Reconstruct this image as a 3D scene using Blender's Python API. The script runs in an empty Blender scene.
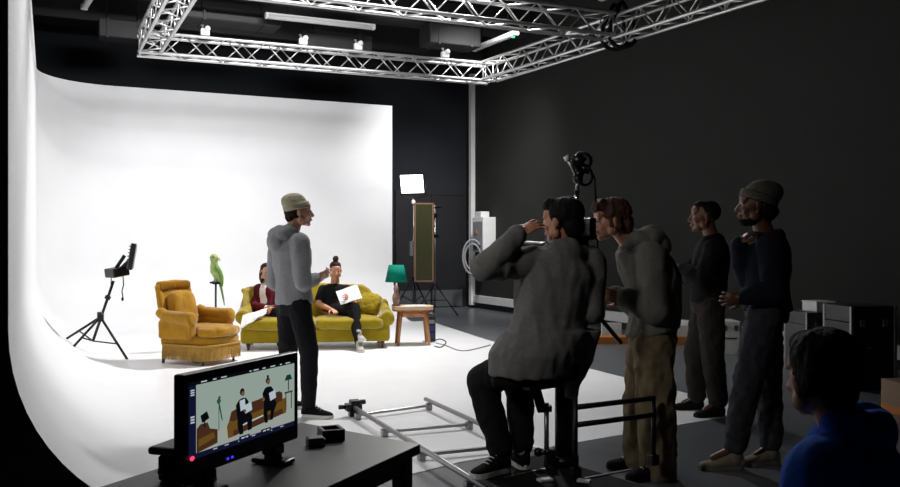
import bpy, bmesh, math, random
from mathutils import Vector, Matrix, noise, Quaternion
random.seed(7)
SC = bpy.context.scene
COL = SC.collection
V = Vector
PI = math.pi
# ------------------------------------------------------------------ camera frame
F = 875.0; CU, CV = 450.0, 243.5; CH = 1.4
TH = math.radians(25.1)
dv = V((math.sin(TH), math.cos(TH), 0)); rv = V((math.cos(TH), -math.sin(TH), 0)); UP = V((0, 0, 1))
def P(u, v, D): return V((0, 0, CH)) + D*(dv + (u-CU)/F*rv + (CV-v)/F*UP)
def PL(u, v, z=0.0): return P(u, v, (CH-z)*F/(v-CV))            # point of a level plane
def PX(u, v, X):                                                 # point of a wall x = X
    D = X/(dv.x+(u-CU)/F*rv.x); return P(u, v, D)
def PY(u, v, Y):
    D = Y/(dv.y+(u-CU)/F*rv.y); return P(u, v, D)
def CD(x, d): return (rv*x + dv*d).normalized()                  # level direction: right, away
cam = bpy.data.cameras.new('camera'); cam.sensor_width = 36; cam.lens = 36*F/900
cam.clip_start = .05
co = bpy.data.objects.new('camera', cam); COL.objects.link(co)
co.location = (0, 0, CH); co.rotation_euler = (PI/2, 0, -TH)
SC.camera = co
# ------------------------------------------------------------------ materials
def lin(c):
    c = c/255.0
    return c/12.92 if c <= .04045 else ((c+.055)/1.055)**2.4
def rgb(t): return (lin(t[0]), lin(t[1]), lin(t[2]), 1)
def mat(name, col, rough=.6, metal=0, var=.0, scale=20, bump=0, bscale=None, sheen=0, emit=0, spec=.5, coat=0, wave=None, alpha=1, trans=0, stretch=None):
    m = bpy.data.materials.new(name); m.use_nodes = True
    nt = m.node_tree; b = nt.nodes['Principled BSDF']
    c = rgb(col)
    b.inputs['Base Color'].default_value = c
    b.inputs['Roughness'].default_value = rough; b.inputs['Metallic'].default_value = metal
    b.inputs['Specular IOR Level'].default_value = .12 if (rough >= .7 and spec == .5) else spec
    b.inputs['Coat Weight'].default_value = coat
    b.inputs['Transmission Weight'].default_value = trans
    if sheen: b.inputs['Sheen Weight'].default_value = sheen; b.inputs['Sheen Roughness'].default_value = .4
    if emit:
        b.inputs['Emission Color'].default_value = c; b.inputs['Emission Strength'].default_value = emit
    tc = nt.nodes.new('ShaderNodeTexCoord'); mp = nt.nodes.new('ShaderNodeMapping')
    nt.links.new(tc.outputs['Object'], mp.inputs['Vector'])
    if stretch: mp.inputs['Scale'].default_value = stretch
    if var:
        n = nt.nodes.new('ShaderNodeTexNoise'); n.inputs['Scale'].default_value = scale; n.inputs['Detail'].default_value = 5
        nt.links.new(mp.outputs['Vector'], n.inputs['Vector'])
        r = nt.nodes.new('ShaderNodeValToRGB')
        r.color_ramp.elements[0].position = .3; r.color_ramp.elements[1].position = .7
        r.color_ramp.elements[0].color = tuple(x*(1-var) for x in c[:3])+(1,)
        r.color_ramp.elements[1].color = tuple(min(1, x*(1+var)) for x in c[:3])+(1,)
        nt.links.new(n.outputs['Fac'], r.inputs['Fac']); nt.links.new(r.outputs['Color'], b.inputs['Base Color'])
    if bump:
        if wave:
            n2 = nt.nodes.new('ShaderNodeTexWave'); n2.inputs['Scale'].default_value = wave; n2.inputs['Distortion'].default_value = .6
            n2.bands_direction = 'Z'
        else:
            n2 = nt.nodes.new('ShaderNodeTexNoise'); n2.inputs['Scale'].default_value = bscale or scale*4
        nt.links.new(mp.outputs['Vector'], n2.inputs['Vector'])
        bp = nt.nodes.new('ShaderNodeBump'); bp.inputs['Strength'].default_value = bump; bp.inputs['Distance'].default_value = .01
        nt.links.new(n2.outputs[0], bp.inputs['Height']); nt.links.new(bp.outputs['Normal'], b.inputs['Normal'])
    return m
M = {}
M['cyc'] = mat('white_paint', (236, 236, 238), .55, var=.015, scale=2)
M['cycfloor'] = mat('white_floor_paint', (238, 238, 240), .4, var=.02, scale=3, bump=.02, bscale=30)
M['black'] = mat('black_paint', (20, 20, 22), .6, var=.1, scale=3)
M['wallback'] = mat('blue_black_wall', (44, 46, 51), .75, var=.06, scale=2)
M['wallright'] = mat('charcoal_wall', (50, 50, 49), .8, var=.05, scale=2)
M['ceil'] = mat('dark_ceiling', (40, 40, 42), .8, var=.15, scale=2)
M['duct'] = mat('dark_duct', (46, 46, 48), .5, var=.1, scale=4)
M['vinyl'] = mat('dark_vinyl', (98, 101, 106), .30, var=.12, scale=6, bump=.05, bscale=60)
M['alu'] = mat('aluminium', (215, 215, 215), .38, metal=.85, var=.06, scale=30)
M['steel'] = mat('brushed_steel', (150, 150, 152), .35, metal=.9, var=.08, scale=20)
M['chrome'] = mat('chrome', (220, 220, 222), .15, metal=1, var=.03, scale=10)
M['blackmetal'] = mat('black_metal', (16, 16, 17), .4, metal=.3, var=.1, scale=20)
M['blackplastic'] = mat('black_plastic', (14, 14, 15), .35, var=.1, scale=20)
M['rubber'] = mat('black_rubber', (18, 18, 18), .8, var=.1, scale=30)
M['desk'] = mat('charcoal_desk_laminate', (92, 92, 92), .36, var=.05, scale=8, bump=.02, bscale=200)
M['whiteplastic'] = mat('white_plastic', (225, 225, 225), .5, var=.03, scale=8)
M['greyplastic'] = mat('grey_plastic', (140, 142, 145), .5, var=.05, scale=8)
M['lampoff'] = mat('unlit_tube', (205, 205, 205), .4, var=.02)
M['mustard'] = mat('mustard_velvet', (164, 118, 22), .75, var=.16, scale=9, bump=.12, bscale=220, sheen=.5)
M['mustardfringe'] = mat('mustard_fringe', (176, 136, 66), .8, var=.25, scale=60)
M['olive'] = mat('olive_velvet', (150, 130, 24), .75, var=.14, scale=8, bump=.12, bscale=220, sheen=.5)
M['walnut'] = mat('dark_turned_wood', (70, 38, 22), .4, var=.25, scale=20, stretch=(1, 1, .2))
M['teak'] = mat('warm_teak', (178, 122, 78), .4, var=.2, scale=12, stretch=(1, 1, .15))
M['teaktop'] = mat('pale_table_top', (206, 178, 148), .4, var=.08, scale=10, stretch=(.2, 1, 1))
M['ply'] = mat('orange_plywood', (190, 118, 50), .5, var=.15, scale=6, stretch=(.15, 1, 1))
M['framewood'] = mat('muted_frame_wood', (116, 84, 58), .5, var=.15, scale=12, stretch=(1, 1, .15))
M['teal'] = mat('teal_shade_fabric', (0, 118, 98), .7, var=.06, scale=40, bump=.1, bscale=200)
M['ceramic'] = mat('painted_ceramic', (160, 130, 120), .25, var=.6, scale=14)
M['greenfelt'] = mat('mossy_green_panel', (58, 58, 38), .85, var=.15, scale=30)
M['panelon'] = mat('lit_led_panel', (255, 252, 246), .5, emit=9)
M['paper'] = mat('white_paper', (240, 240, 240), .6, var=.02, scale=20)
M['cloth'] = mat('white_cloth', (228, 224, 224), .8, var=.05, scale=20, bump=.1, bscale=60)
M['parrot'] = mat('pale_green_feathers', (156, 178, 112), .7, var=.22, scale=18, bump=.3, bscale=60)
M['wing'] = mat('green_wing_feathers', (116, 154, 78), .7, var=.25, scale=24, bump=.3, bscale=60)
M['beak'] = mat('beak', (220, 205, 175), .4, var=.1)
M['bluebox'] = mat('blue_panel', (36, 50, 110), .4, var=.1)
M['skinlight'] = mat('light_skin', (214, 164, 138), .5, var=.06, scale=30)
M['skintan'] = mat('tan_skin', (192, 138, 110), .5, var=.06, scale=30)
M['skinbrown'] = mat('brown_skin', (104, 66, 48), .45, var=.08, scale=30)
M['skinolive'] = mat('olive_skin', (176, 122, 94), .48, var=.06, scale=30)
M['lips'] = mat('lips', (150, 84, 76), .5)
M['eyewhite'] = mat('eye', (186, 180, 172), .4, spec=.2)
M['iris'] = mat('iris', (38, 26, 20), .2)
M['hairblack'] = mat('black_hair', (14, 12, 11), .75, spec=.15, var=.3, scale=80, bump=.5, bscale=120, stretch=(1, 1, .25))
M['hairbrown'] = mat('dark_brown_hair', (46, 30, 22), .75, spec=.2, var=.3, scale=80, bump=.5, bscale=120, stretch=(1, 1, .25))
M['hairwarm'] = mat('warm_brown_hair', (62, 34, 22), .7, spec=.25, var=.3, scale=80, bump=.5, bscale=120, stretch=(1, 1, .25))
M['hoodgrey'] = mat('grey_marl_fleece', (152, 152, 154), .9, var=.10, scale=90, bump=.15, bscale=200)
M['hooddark'] = mat('dark_grey_fleece', (108, 106, 100), .9, var=.12, scale=90, bump=.15, bscale=200)
M['jacket'] = mat('charcoal_jacket', (104, 103, 100), .85, var=.12, scale=50, bump=.15, bscale=200)
M['blackcloth'] = mat('black_cotton', (22, 22, 24), .9, var=.12, scale=60, bump=.12, bscale=200)
M['blackdenim'] = mat('black_denim', (30, 30, 33), .85, var=.2, scale=40, bump=.12, bscale=300)
M['greydenim'] = mat('grey_denim', (62, 63, 68), .85, var=.22, scale=30, bump=.12, bscale=300)
M['navy'] = mat('navy_cotton', (30, 33, 44), .9, var=.12, scale=60, bump=.12, bscale=200)
M['khaki'] = mat('khaki_cotton', (116, 102, 78), .9, var=.14, scale=20, bump=.15, bscale=150)
M['browntrouser'] = mat('dark_brown_cotton', (46, 42, 39), .9, var=.14, scale=20, bump=.15, bscale=150)
M['beanie'] = mat('pale_khaki_knit', (190, 184, 156), .9, var=.12, scale=60, bump=.5, wave=26)
M['beaniegrey'] = mat('grey_brown_knit', (104, 98, 86), .9, var=.2, scale=60, bump=.5, wave=26)
M['maroon'] = mat('maroon_wool', (92, 28, 40), .9, var=.12, scale=50, bump=.15, bscale=200)
M['blouse'] = mat('cream_blouse', (232, 222, 214), .8, var=.05, scale=30)
M['blue'] = mat('bright_blue_fleece', (42, 92, 192), .85, var=.12, scale=50, bump=.15, bscale=200)
M['rust'] = mat('rust_scarf', (120, 74, 56), .9, var=.3, scale=26, bump=.2, bscale=80)
M['whitesole'] = mat('white_rubber', (220, 218, 212), .6, var=.05, scale=30)
M['sneaker'] = mat('pale_grey_sneaker', (176, 172, 164), .7, var=.1, scale=30)
M['sneakertan'] = mat('stone_sneaker', (138, 128, 114), .7, var=.1, scale=30)
M['greyrubber'] = mat('grey_sole', (120, 116, 108), .7, var=.05, scale=30)
M['greenled'] = mat('green_indicator', (60, 255, 120), .5, emit=3)
# ------------------------------------------------------------------ mesh builder
_rb = {}
def rbox_data(sx, sy, sz, bev, seg):
    k = (round(sx, 4), round(sy, 4), round(sz, 4), round(bev, 4), seg)
    if k not in _rb:
        bm = bmesh.new(); bmesh.ops.create_cube(bm, size=1)
        bmesh.ops.scale(bm, vec=(sx, sy, sz), verts=bm.verts)
        if bev > 0: bmesh.ops.bevel(bm, geom=bm.edges[:], offset=min(bev, .49*min(sx, sy, sz)), segments=seg, affect='EDGES', profile=.5)
        bm.verts.index_update()
        _rb[k] = ([v.co.copy() for v in bm.verts], [[v.index for v in f.verts] for f in bm.faces]); bm.free()
    return _rb[k]
class MB:
    def __init__(s): s.v = []; s.f = []; s.mi = []; s.sm = []
    def add(s, vs, fs, mi=0, smooth=True):
        o = len(s.v); s.v += [V(x) for x in vs]
        for f in fs: s.f.append([o+i for i in f]); s.mi.append(mi); s.sm.append(smooth)
        return s
    def box(s, c, d, bev=.004, seg=2, rot=None, mi=0, smooth=False):
        vs, fs = rbox_data(d[0], d[1], d[2], bev, seg); c = V(c)
        if rot is not None: vs = [rot @ x for x in vs]
        return s.add([x+c for x in vs], fs, mi, smooth)
    def tube(s, pts, r, n=8, mi=0, cap=True, closed=False):
        pts = [V(p) for p in pts]; m = len(pts)
        rs = r if isinstance(r, (list, tuple)) else [r]*m
        vs = []; fs = []; ref = None
        for i in range(m):
            if closed: t = pts[(i+1) % m]-pts[i-1]
            else: t = pts[min(i+1, m-1)]-pts[max(i-1, 0)]
            if t.length < 1e-9: t = V((0, 0, 1))
            t.normalize()
            if ref is None: ref = t.orthogonal().normalized()
            a = ref-t*ref.dot(t)
            if a.length < 1e-6: a = t.orthogonal()
            a.normalize(); ref = a; b = t.cross(a)
            for k in range(n):
                q = 2*PI*k/n; vs.append(pts[i]+rs[i]*(math.cos(q)*a+math.sin(q)*b))
        for i in range(m if closed else m-1):
            j = (i+1) % m
            for k in range(n):
                fs.append([i*n+k, i*n+(k+1) % n, j*n+(k+1) % n, j*n+k])
        if cap and not closed: fs.append(list(range(n))[::-1]); fs.append([(m-1)*n+k for k in range(n)])
        return s.add(vs, fs, mi, True)
    def lathe(s, prof, c=(0, 0, 0), n=24, mi=0, rot=None):
        c = V(c); vs = []; fs = []; m = len(prof)
        for r, z in prof:
            for k in range(n):
                q = 2*PI*k/n; p = V((r*math.cos(q), r*math.sin(q), z))
                vs.append((rot @ p if rot is not None else p)+c)
        for i in range(m-1):
            for k in range(n): fs.append([i*n+k, i*n+(k+1) % n, (i+1)*n+(k+1) % n, (i+1)*n+k])
        fs.append(list(range(n))[::-1]); fs.append([(m-1)*n+k for k in range(n)])
        return s.add(vs, fs, mi, True)
    def prism(s, poly, h, mi=0, smooth=False):
        """poly: 3D outline, extruded by vector h"""
        n = len(poly); h = V(h); vs = [V(p) for p in poly]+[V(p)+h for p in poly]
        fs = [list(range(n))[::-1], [n+i for i in range(n)]]+[[i, (i+1) % n, n+(i+1) % n, n+i] for i in range(n)]
        return s.add(vs, fs, mi, smooth)
    def ell(s, c, r, rot=None, n=14, mi=0, e1=1., e2=1.):
        c = V(c); vs = []; fs = []; m = n; k2 = n*2 if (e1 != 1 or e2 != 1) else n+4
        def pw(x, e): return math.copysign(abs(x)**e, x)
        for i in range(1, m):
            a = -PI/2+PI*i/m
            for k in range(k2):
                b = 2*PI*k/k2
                p = V((r[0]*pw(math.cos(a), e1)*pw(math.cos(b), e2), r[1]*pw(math.cos(a), e1)*pw(math.sin(b), e2), r[2]*pw(math.sin(a), e1)))
                vs.append((rot @ p if rot is not None else p)+c)
        q0 = V((0, 0, -r[2])); q1 = V((0, 0, r[2]))
        if rot is not None: q0 = rot @ q0; q1 = rot @ q1
        vs += [q0+c, q1+c]; L = len(vs)
        for i in range(m-2):
            for k in range(k2): fs.append([i*k2+k, i*k2+(k+1) % k2, (i+1)*k2+(k+1) % k2, (i+1)*k2+k])
        for k in range(k2):
            fs.append([L-2, (k+1) % k2, k]); fs.append([L-1, (m-2)*k2+k, (m-2)*k2+(k+1) % k2])
        return s.add(vs, fs, mi, True)
    def cap(s, a, b, ra, rb, n=12):                               # tapered capsule
        a = V(a); b = V(b); s.ell(a, (ra,)*3, n=n); s.ell(b, (rb,)*3, n=n)
        return s.tube([a, b], [ra, rb], n=n+4)
    def loft(s, rings, n=20, mi=0):
        """rings: (centre, half axis A, half axis B)"""
        vs = []; fs = []; m = len(rings)
        for c, A, B in rings:
            for k in range(n):
                q = 2*PI*k/n; vs.append(V(c)+math.cos(q)*A+math.sin(q)*B)
        for i in range(m-1):
            for k in range(n): fs.append([i*n+k, i*n+(k+1) % n, (i+1)*n+(k+1) % n, (i+1)*n+k])
        fs.append(list(range(n))[::-1]); fs.append([(m-1)*n+k for k in range(n)])
        return s.add(vs, fs, mi, True)
    def mesh(s, name, inv=None):
        me = bpy.data.meshes.new(name)
        vs = [inv @ x for x in s.v] if inv is not None else s.v
        me.from_pydata(vs, [], s.f); me.polygons.foreach_set('material_index', s.mi); me.polygons.foreach_set('use_smooth', s.sm)
        me.update(); return me
    def build(s, name, m, parent=None, world=False, fix=True):
        me = s.mesh(name, WM(parent).inverted() if (world and parent is not None) else None)
        if fix:
            bm = bmesh.new(); bm.from_mesh(me); bmesh.ops.recalc_face_normals(bm, faces=bm.faces); bm.to_mesh(me); bm.free()
        for x in (m if isinstance(m, (list, tuple)) else [m]): me.materials.append(x)
        return link(name, me, parent)
    def bake(s, name, m, parent=None, world=True, voxel=.006, smooth=6, disp=None, fac=.5, parent_inv=True):
        """one continuous surface out of overlapping volumes"""
        me = s.mesh(name, None)
        ob = bpy.data.objects.new(name, me); COL.objects.link(ob)
        r = ob.modifiers.new('r', 'REMESH'); r.mode = 'VOXEL'; r.voxel_size = voxel; r.use_smooth_shade = True
        if smooth:
            q = ob.modifiers.new('s', 'SMOOTH'); q.factor = fac; q.iterations = smooth
        bpy.context.view_layer.update()
        dg = bpy.context.evaluated_depsgraph_get()
        nm = bpy.data.meshes.new_from_object(ob.evaluated_get(dg), depsgraph=dg)
        bpy.data.objects.remove(ob); bpy.data.meshes.remove(me); nm.name = name
        if disp:
            nn = [x.normal.copy() for x in nm.vertices]
            for x, q in zip(nm.vertices, nn): x.co += q*disp(x.co, q)
        if parent is not None and world: nm.transform(WM(parent).inverted())
        nm.polygons.foreach_set('use_smooth', [True]*len(nm.polygons))
        nm.materials.clear(); nm.materials.append(m); nm.update()
        return link(name, nm, parent)
def WM(o):
    m = Matrix.LocRotScale(o.location, o.rotation_euler, o.scale)
    return WM(o.parent) @ m if o.parent else m
def link(name, me, parent=None):
    o = bpy.data.objects.new(name, me); COL.objects.link(o)
    if parent is not None: o.parent = parent
    return o
def tag(o, label, cat, group=None, kind=None):
    o['label'] = label; o['category'] = cat
    if group: o['group'] = group
    if kind: o['kind'] = kind
    return o
def thing(name, label, cat, loc=(0, 0, 0), rz=0, group=None):
    o = bpy.data.objects.new(name, None); COL.objects.link(o); o.empty_display_size = .1
    o.location = loc; o.rotation_euler = (0, 0, rz)
    return tag(o, label, cat, group)
def struct(o): o['kind'] = 'structure'; return o
def place(name, me, parent, a, b=None, roll=None):
    """copy of a mesh made along +z of unit length, laid from a to b (parent space)"""
    o = link(name, me, parent); o.location = a; d = V(b)-V(a)
    o.rotation_mode = 'QUATERNION'; o.rotation_quaternion = d.to_track_quat('Z', 'Y'); o.scale = (1, 1, d.length)
    return o
def frame(f, up=UP):
    f = V(f).normalized(); r = f.cross(up).normalized(); u = r.cross(f)
    return Matrix((r, f, u)).transposed()                        # columns: right, forward, up
def RZ(a): return Matrix.Rotation(a, 3, 'Z')
def RX(a): return Matrix.Rotation(a, 3, 'X')
def RY(a): return Matrix.Rotation(a, 3, 'Y')
# ================================================================== setting
XL, YN, YB, XR, HC, RC = -.13, 4.48, 15.45, 6.03, 4.0, 1.0
RK = 1.15                                                        # plan radius of the corner
# outer dark room
RX0, RX1, RY0, RY1, RH = -2.2, 8.6, -3.5, 17.5, 6.1
def slab(name, c, d, m): return struct(MB().box(c, d, 0).build(name, m))
slab('floor', ((RX0+RX1)/2, (RY0+RY1)/2, -.05), (RX1-RX0, RY1-RY0, .1), M['vinyl'])
slab('ceiling', ((RX0+RX1)/2, (RY0+RY1)/2, RH+.05), (RX1-RX0, RY1-RY0, .1), M['ceil'])
slab('wall_back', ((RX0+RX1)/2, RY1+.05, RH/2), (RX1-RX0+.2, .1, RH+.2), M['wallback'])
slab('wall_front', ((RX0+RX1)/2, RY0-.05, RH/2), (RX1-RX0+.2, .1, RH+.2), M['black'])
slab('wall_left', (RX0-.05, (RY0+RY1)/2, RH/2), (.1, RY1-RY0, RH+.2), M['black'])
slab('wall_right', (RX1+.05, (RY0+RY1)/2, RH/2), (.1, RY1-RY0, RH+.2), M['wallright'])
# the white infinity cove: left wall, back wall and their sweeps
path = []
ys = [YN+(YB-RK-YN)*i/24 for i in range(25)]
XA, XB_ = -.132, -.05                                            # the left wall splays a little
for y in ys: path.append((V((XA+(XB_-XA)*(y-YN)/(YB-RK-YN), y, 0)), V((1, 0, 0))))
XL = XB_
for i in range(1, 13):
    a = PI/2*i/13
    path.append((V((XL+RK-RK*math.cos(a), YB-RK+RK*math.sin(a), 0)), V((math.cos(a), -math.sin(a), 0))))
for i in range(25): path.append((V((XL+RK+(XR-XL-RK)*i/24, YB, 0)), V((0, -1, 0))))
prof = [(0, HC-(HC-RC)*i/8) for i in range(9)]+[(RC*(1-math.cos(PI/2*i/16)), RC*(1-math.sin(PI/2*i/16))) for i in range(1, 17)]
mb = MB(); vs = []; fs = []; n = len(prof)
for c, nn in path:
    for o, z in prof: vs.append(c+nn*o+V((0, 0, z+.004)))
for i in range(len(path)-1):
    for k in range(n-1): fs.append([i*n+k, (i+1)*n+k, (i+1)*n+k+1, i*n+k+1])
mb.add(vs, fs, 0, True)
# outer skin, top edge and end caps of the timber shell
T = .16
ov = []; of = []
for c, nn in path: ov += [c-nn*T+V((0, 0, HC)), c-nn*T]
for i in range(len(path)-1): of.append([2*i, 2*i+1, 2*i+3, 2*i+2])
mb.add(ov, of, 1, False)
tv = []; tf = []
for c, nn in path: tv += [c+V((0, 0, HC+.004)), c-nn*T+V((0, 0, HC))]
for i in range(len(path)-1): tf.append([2*i, 2*i+1, 2*i+3, 2*i+2])
mb.add(tv, tf, 1, False)
for (c, nn) in (path[0], path[-1]):
    pol = [c+nn*o+V((0, 0, z+.004)) for o, z in prof]+[c+nn*RC, c-nn*T, c-nn*T+V((0, 0, HC))]
    mb.add(pol, [list(range(len(pol)))], 1, False)
struct(mb.build('wall_cove', [M['cyc'], M['black']], fix=False))
# white painted floor of the cove
E = [V((XA+RC, YN+.004, 0)), PL(460, 462.5), PL(576, 443), PL(704, 421), PL(757, 412), PL(700, 397), PL(578, 366), PL(487, 340), V((6.35, 14.45, 0)), V((6.2, YB-RC, 0)), V((XL+RK, YB-RC, 0))]
inn = [c+nn*RC for c, nn in path][:37][::-1]
poly = [V((p.x, p.y, .005)) for p in E[:-1]]+[V((p.x, p.y, .005)) for p in inn]
struct(MB().prism([V((p.x, p.y, .0008)) for p in poly], (0, 0, .0036)).build('floor_white', M['cycfloor']))
# double door in the dark back wall
yb = RY1
a = PY(398, 250, yb).x; b = PY(462, 250, yb).x; zt = 2.46
d1 = struct(MB().box(((a+b)/2, yb-.02, zt+.04), (b-a+.16, .08, .08)).box((a-.04, yb-.02, zt/2), (.08, .08, zt)).box((b+.04, yb-.02, zt/2), (.08, .08, zt)).build('door_1', M['black']))
for k, (x0, x1) in enumerate(((a, (a+b)/2-.004), ((a+b)/2+.004, b))):
    lf = MB().box(((x0+x1)/2, yb-.025, zt/2+.003), (x1-x0, .05, zt-.006), .003).build('door_leaf', mat('dark_door', (26, 27, 32), .5, var=.06, scale=3), d1)
    MB().box(((x0+x1)/2, yb-.053, .2), (x1-x0-.04, .006, .36), .001).build('kick_plate', mat('dull_plate', (96, 98, 100), .45, metal=.3, var=.1, scale=6), lf)
    hx = x1-.07 if k == 0 else x0+.07
    MB().tube([(hx, yb-.09, .95), (hx, yb-.09, 1.25)], .012).tube([(hx, yb-.05, .97), (hx, yb-.09, .97)], .009).tube([(hx, yb-.05, 1.23), (hx, yb-.09, 1.23)], .009).build('door_handle', M['steel'], lf)
# white boxed trunking down the corner and along the foot of the right wall
x = RX1
y0 = PX(472, 250, x-.05).y
w = .12
mb = MB().box((x-.05, y0, 2.58), (.10, w, 5.05), .006)
y1 = 4.0
mb2 = MB().box((x-.03, (y0-w/2+y1)/2, .2), (.06, y0-w/2-y1, .16), .006)
struct(mb.build('trim_1', M['whiteplastic'])); struct(mb2.build('trim_2', M['whiteplastic']))
struct(MB().box((x-.008, 8, .06), (.016, 18, .12), .003).build('baseboard_right', M['black']))
# ceiling beams and ducts
k = 0
for (yy, zz, w, h, xa, xb) in ((14.6, 5.55, .5, .4, -1.9, 8.4), (11.6, 5.6, .35, .45, -1.9, 8.4), (16.6, 5.5, .6, .5, -1.9, 8.4), (8.3, 5.6, .35, .45, -1.9, 8.4)):
    k += 1
    struct(MB().box(((xa+xb)/2, yy, zz), (xb-xa, w, h), .02).build('trim_%d' % (k+2), M['duct']))
def duct(label, c, d, rz=0):
    t = thing('air_duct', label, 'duct', (c[0], c[1], c[2]-d[2]/2), rz, 'ducts under the dark ceiling')
    MB().box((0, 0, d[2]/2), d, .02).build('casing', M['duct'], t)
    for s in (-1, 1):
        MB().box((s*d[0]*.32, 0, d[2]/2), (.04, d[1]+.03, d[2]+.03), .004).build('flange', M['duct'], t)
        MB().tube([(s*d[0]*.32, 0, d[2]), (s*d[0]*.32, 0, RH-(c[2]-d[2]/2))], .012).build('hanger', M['blackmetal'], t)
duct('dark ceiling duct hanging left of the truss corner', P(122, 32, 14.6), (.75, .5, .3))
duct('long flat dark duct seen above the left end of the rear truss run', P(232, 22, 14.2), (1.5, .55, .12))
duct('broad dark duct behind the middle of the rear truss run', P(335, 44, 15.2), (1.2, .5, .3))
duct('dark duct above the truss corner by the right wall', P(450, 38, 15.8), (1.0, .5, .35))
# fluorescent battens
def batten(A, B, label, led=False):
    A = V(A); B = V(B); d = (B-A); L = d.length; t = thing('fluorescent_batten', label, 'light fitting', (A+B)/2, math.atan2(d.y, d.x), 'unlit battens under the ceiling')
    MB().box((0, 0, .045), (L*.96, .06, .03), .006).build('housing', M['whiteplastic'], t)
    mbx = MB(); 
    mbx.loft([(V((xx, 0, 0)), V((0, .05*s_, 0)), V((0, 0, .038*s_))) for xx, s_ in ((-L*.47, .8), (-L*.465, 1), (L*.465, 1), (L*.47, .8))], n=18)
    mbx.build('diffuser', M['lampoff'], t)
    for s in (-1, 1):
        MB().box((s*L*.485, 0, .012), (L*.03, .105, .095), .02).build('end_cap', M['whiteplastic'], t)
        MB().tube([(s*L*.3, 0, .08), (s*L*.3, 0, RH-t.location.z)], .008).build('hanger', M['blackmetal'], t)
    if led: MB().ell((-L*.42, 0, -.038), (.03, .03, .02)).build('indicator', M['greenled'], t)
zt5 = 5.0
def PZ(u, v, z): return P(u, v, (z-CH)*F/(CV-v))
batten(PZ(265, 16, zt5), PZ(375, 28, zt5), 'long unlit tube light hanging level behind the middle of the rear truss')
batten(PZ(517, 33, zt5), PZ(474, 50, zt5), 'unlit tube light with a small green indicator above the rear right truss corner', True)
batten(PZ(84, 8, zt5), PZ(98, -14, zt5), 'unlit tube light end at the upper left, over the white cove')
batten(PZ(600, -1, zt5), PZ(640, -12, zt5), 'unlit tube light at the top edge above where two truss runs meet')
# ================================================================== lighting truss
ZB = 4.15; S = .29
A = PZ(137, 55.5, ZB); B = PZ(487, 84, ZB); Cc = PZ(761, 0, ZB); Lf = PZ(166, 0, ZB)
eb = (B-A).normalized()
chord = MB().tube([(0, 0, 0), (0, 0, 1)], .025, 10).mesh('chord'); chord.materials.append(M['alu'])
bracem = MB().tube([(0, 0, 0), (0, 0, 1)], .010, 6).mesh('brace'); bracem.materials.append(M['alu'])
def truss(label, a, b, side):
    """a,b: line of one lower chord; side: level unit vector to the other chords"""
    a = V(a); b = V(b); d = (b-a); L = d.length; d.normalize()
    t = thing('truss_run', label, 'truss', a, 0, 'aluminium truss runs over the set')
    off = [V((0, 0, 0)), side*S, side*S+UP*S, UP*S]
    for o in off: place('chord', chord, t, o, o+d*L)
    n = max(2, int(round((L-.1)/S))); p = (L-.1)/n
    for f in range(4):
        o1, o2 = off[f], off[(f+1) % 4]
        for i in range(n):
            x0, x1 = .05+i*p, .05+(i+1)*p
            qa, qb = (o1, o2) if (i+f) % 2 == 0 else (o2, o1)
            place('brace', bracem, t, qa+d*x0, qb+d*x1)
        for xx in (.03, L-.03): place('end_bar', bracem, t, o1+d*xx, o2+d*xx)
    return t
inb = V((eb.y, -eb.x, 0))                                        # towards the camera
truss('rear truss run above the white back wall', A, B, inb)
er = (Cc-B).normalized(); sr = V((er.y, -er.x, 0)); sr = sr if sr.dot(-rv) > 0 else -sr
fa = PZ(267, 0, ZB); fb = PZ(560, 34.5, ZB); ef = (fb-fa).normalized()
def isect(p, d, q, e):
    t = ((q.x-p.x)*e.y-(q.y-p.y)*e.x)/(d.x*e.y-d.y*e.x); return p+d*t
J = isect(fa, ef, B, er); inf = V((ef.y, -ef.x, 0))
lj = (J-B).length
truss('truss run along the right wall between the two cross runs', B+er*(S+.03), B+er*(lj-.02), sr)
truss('truss run coming forward along the right wall to the top edge of the view', B+er*(lj+.02), B+er*(lj+3.6), sr)
el = (Lf-A).normalized(); sl = V((el.y, -el.x, 0)); sl = sl if sl.dot(rv) > 0 else -sl
JL = isect(fa, ef, A, el)
truss('left truss run rising steeply to the top edge beside the cove', A+el*(S+.03), A+el*((JL-A).length+S), sl)
truss('front truss run crossing the top middle, nearest of the cross runs', JL+ef*(S+.06), J-ef*(S+.06), inf)
# white pipe clamps riding on the rear run
for u, lb in ((205, 'white pipe clamp at the left end of the rear truss run'), (303, 'white pipe clamp below the long unlit tube light'), (358, 'white pipe clamp right of the long unlit tube light'), (445, 'white pipe clamp at the right end of the rear truss run')):
    q = isect(P(u, 50, 0)*0+V((0, 0, 0)), (dv+(u-CU)/F*rv), A+inb*S, eb); q = V((q.x, q.y, ZB+S))
    t = thing('pipe_clamp', lb, 'clamp', q+V((0, 0, .024)), math.atan2(eb.y, eb.x), 'white clamps on the rear truss')
    MB().box((0, 0, .05), (.13, .08, .1), .012).build('body', M['whiteplastic'], t)
    MB().tube([(.03, -.06, .1), (.03, .06, .1)], .04, 12).build('jaw', M['whiteplastic'], t)
    MB().tube([(-.03, 0, .09), (-.04, 0, .15)], .014).ell((-.04, 0, .15), (.028, .012, .012)).build('wing_bolt', M['steel'], t)
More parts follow.
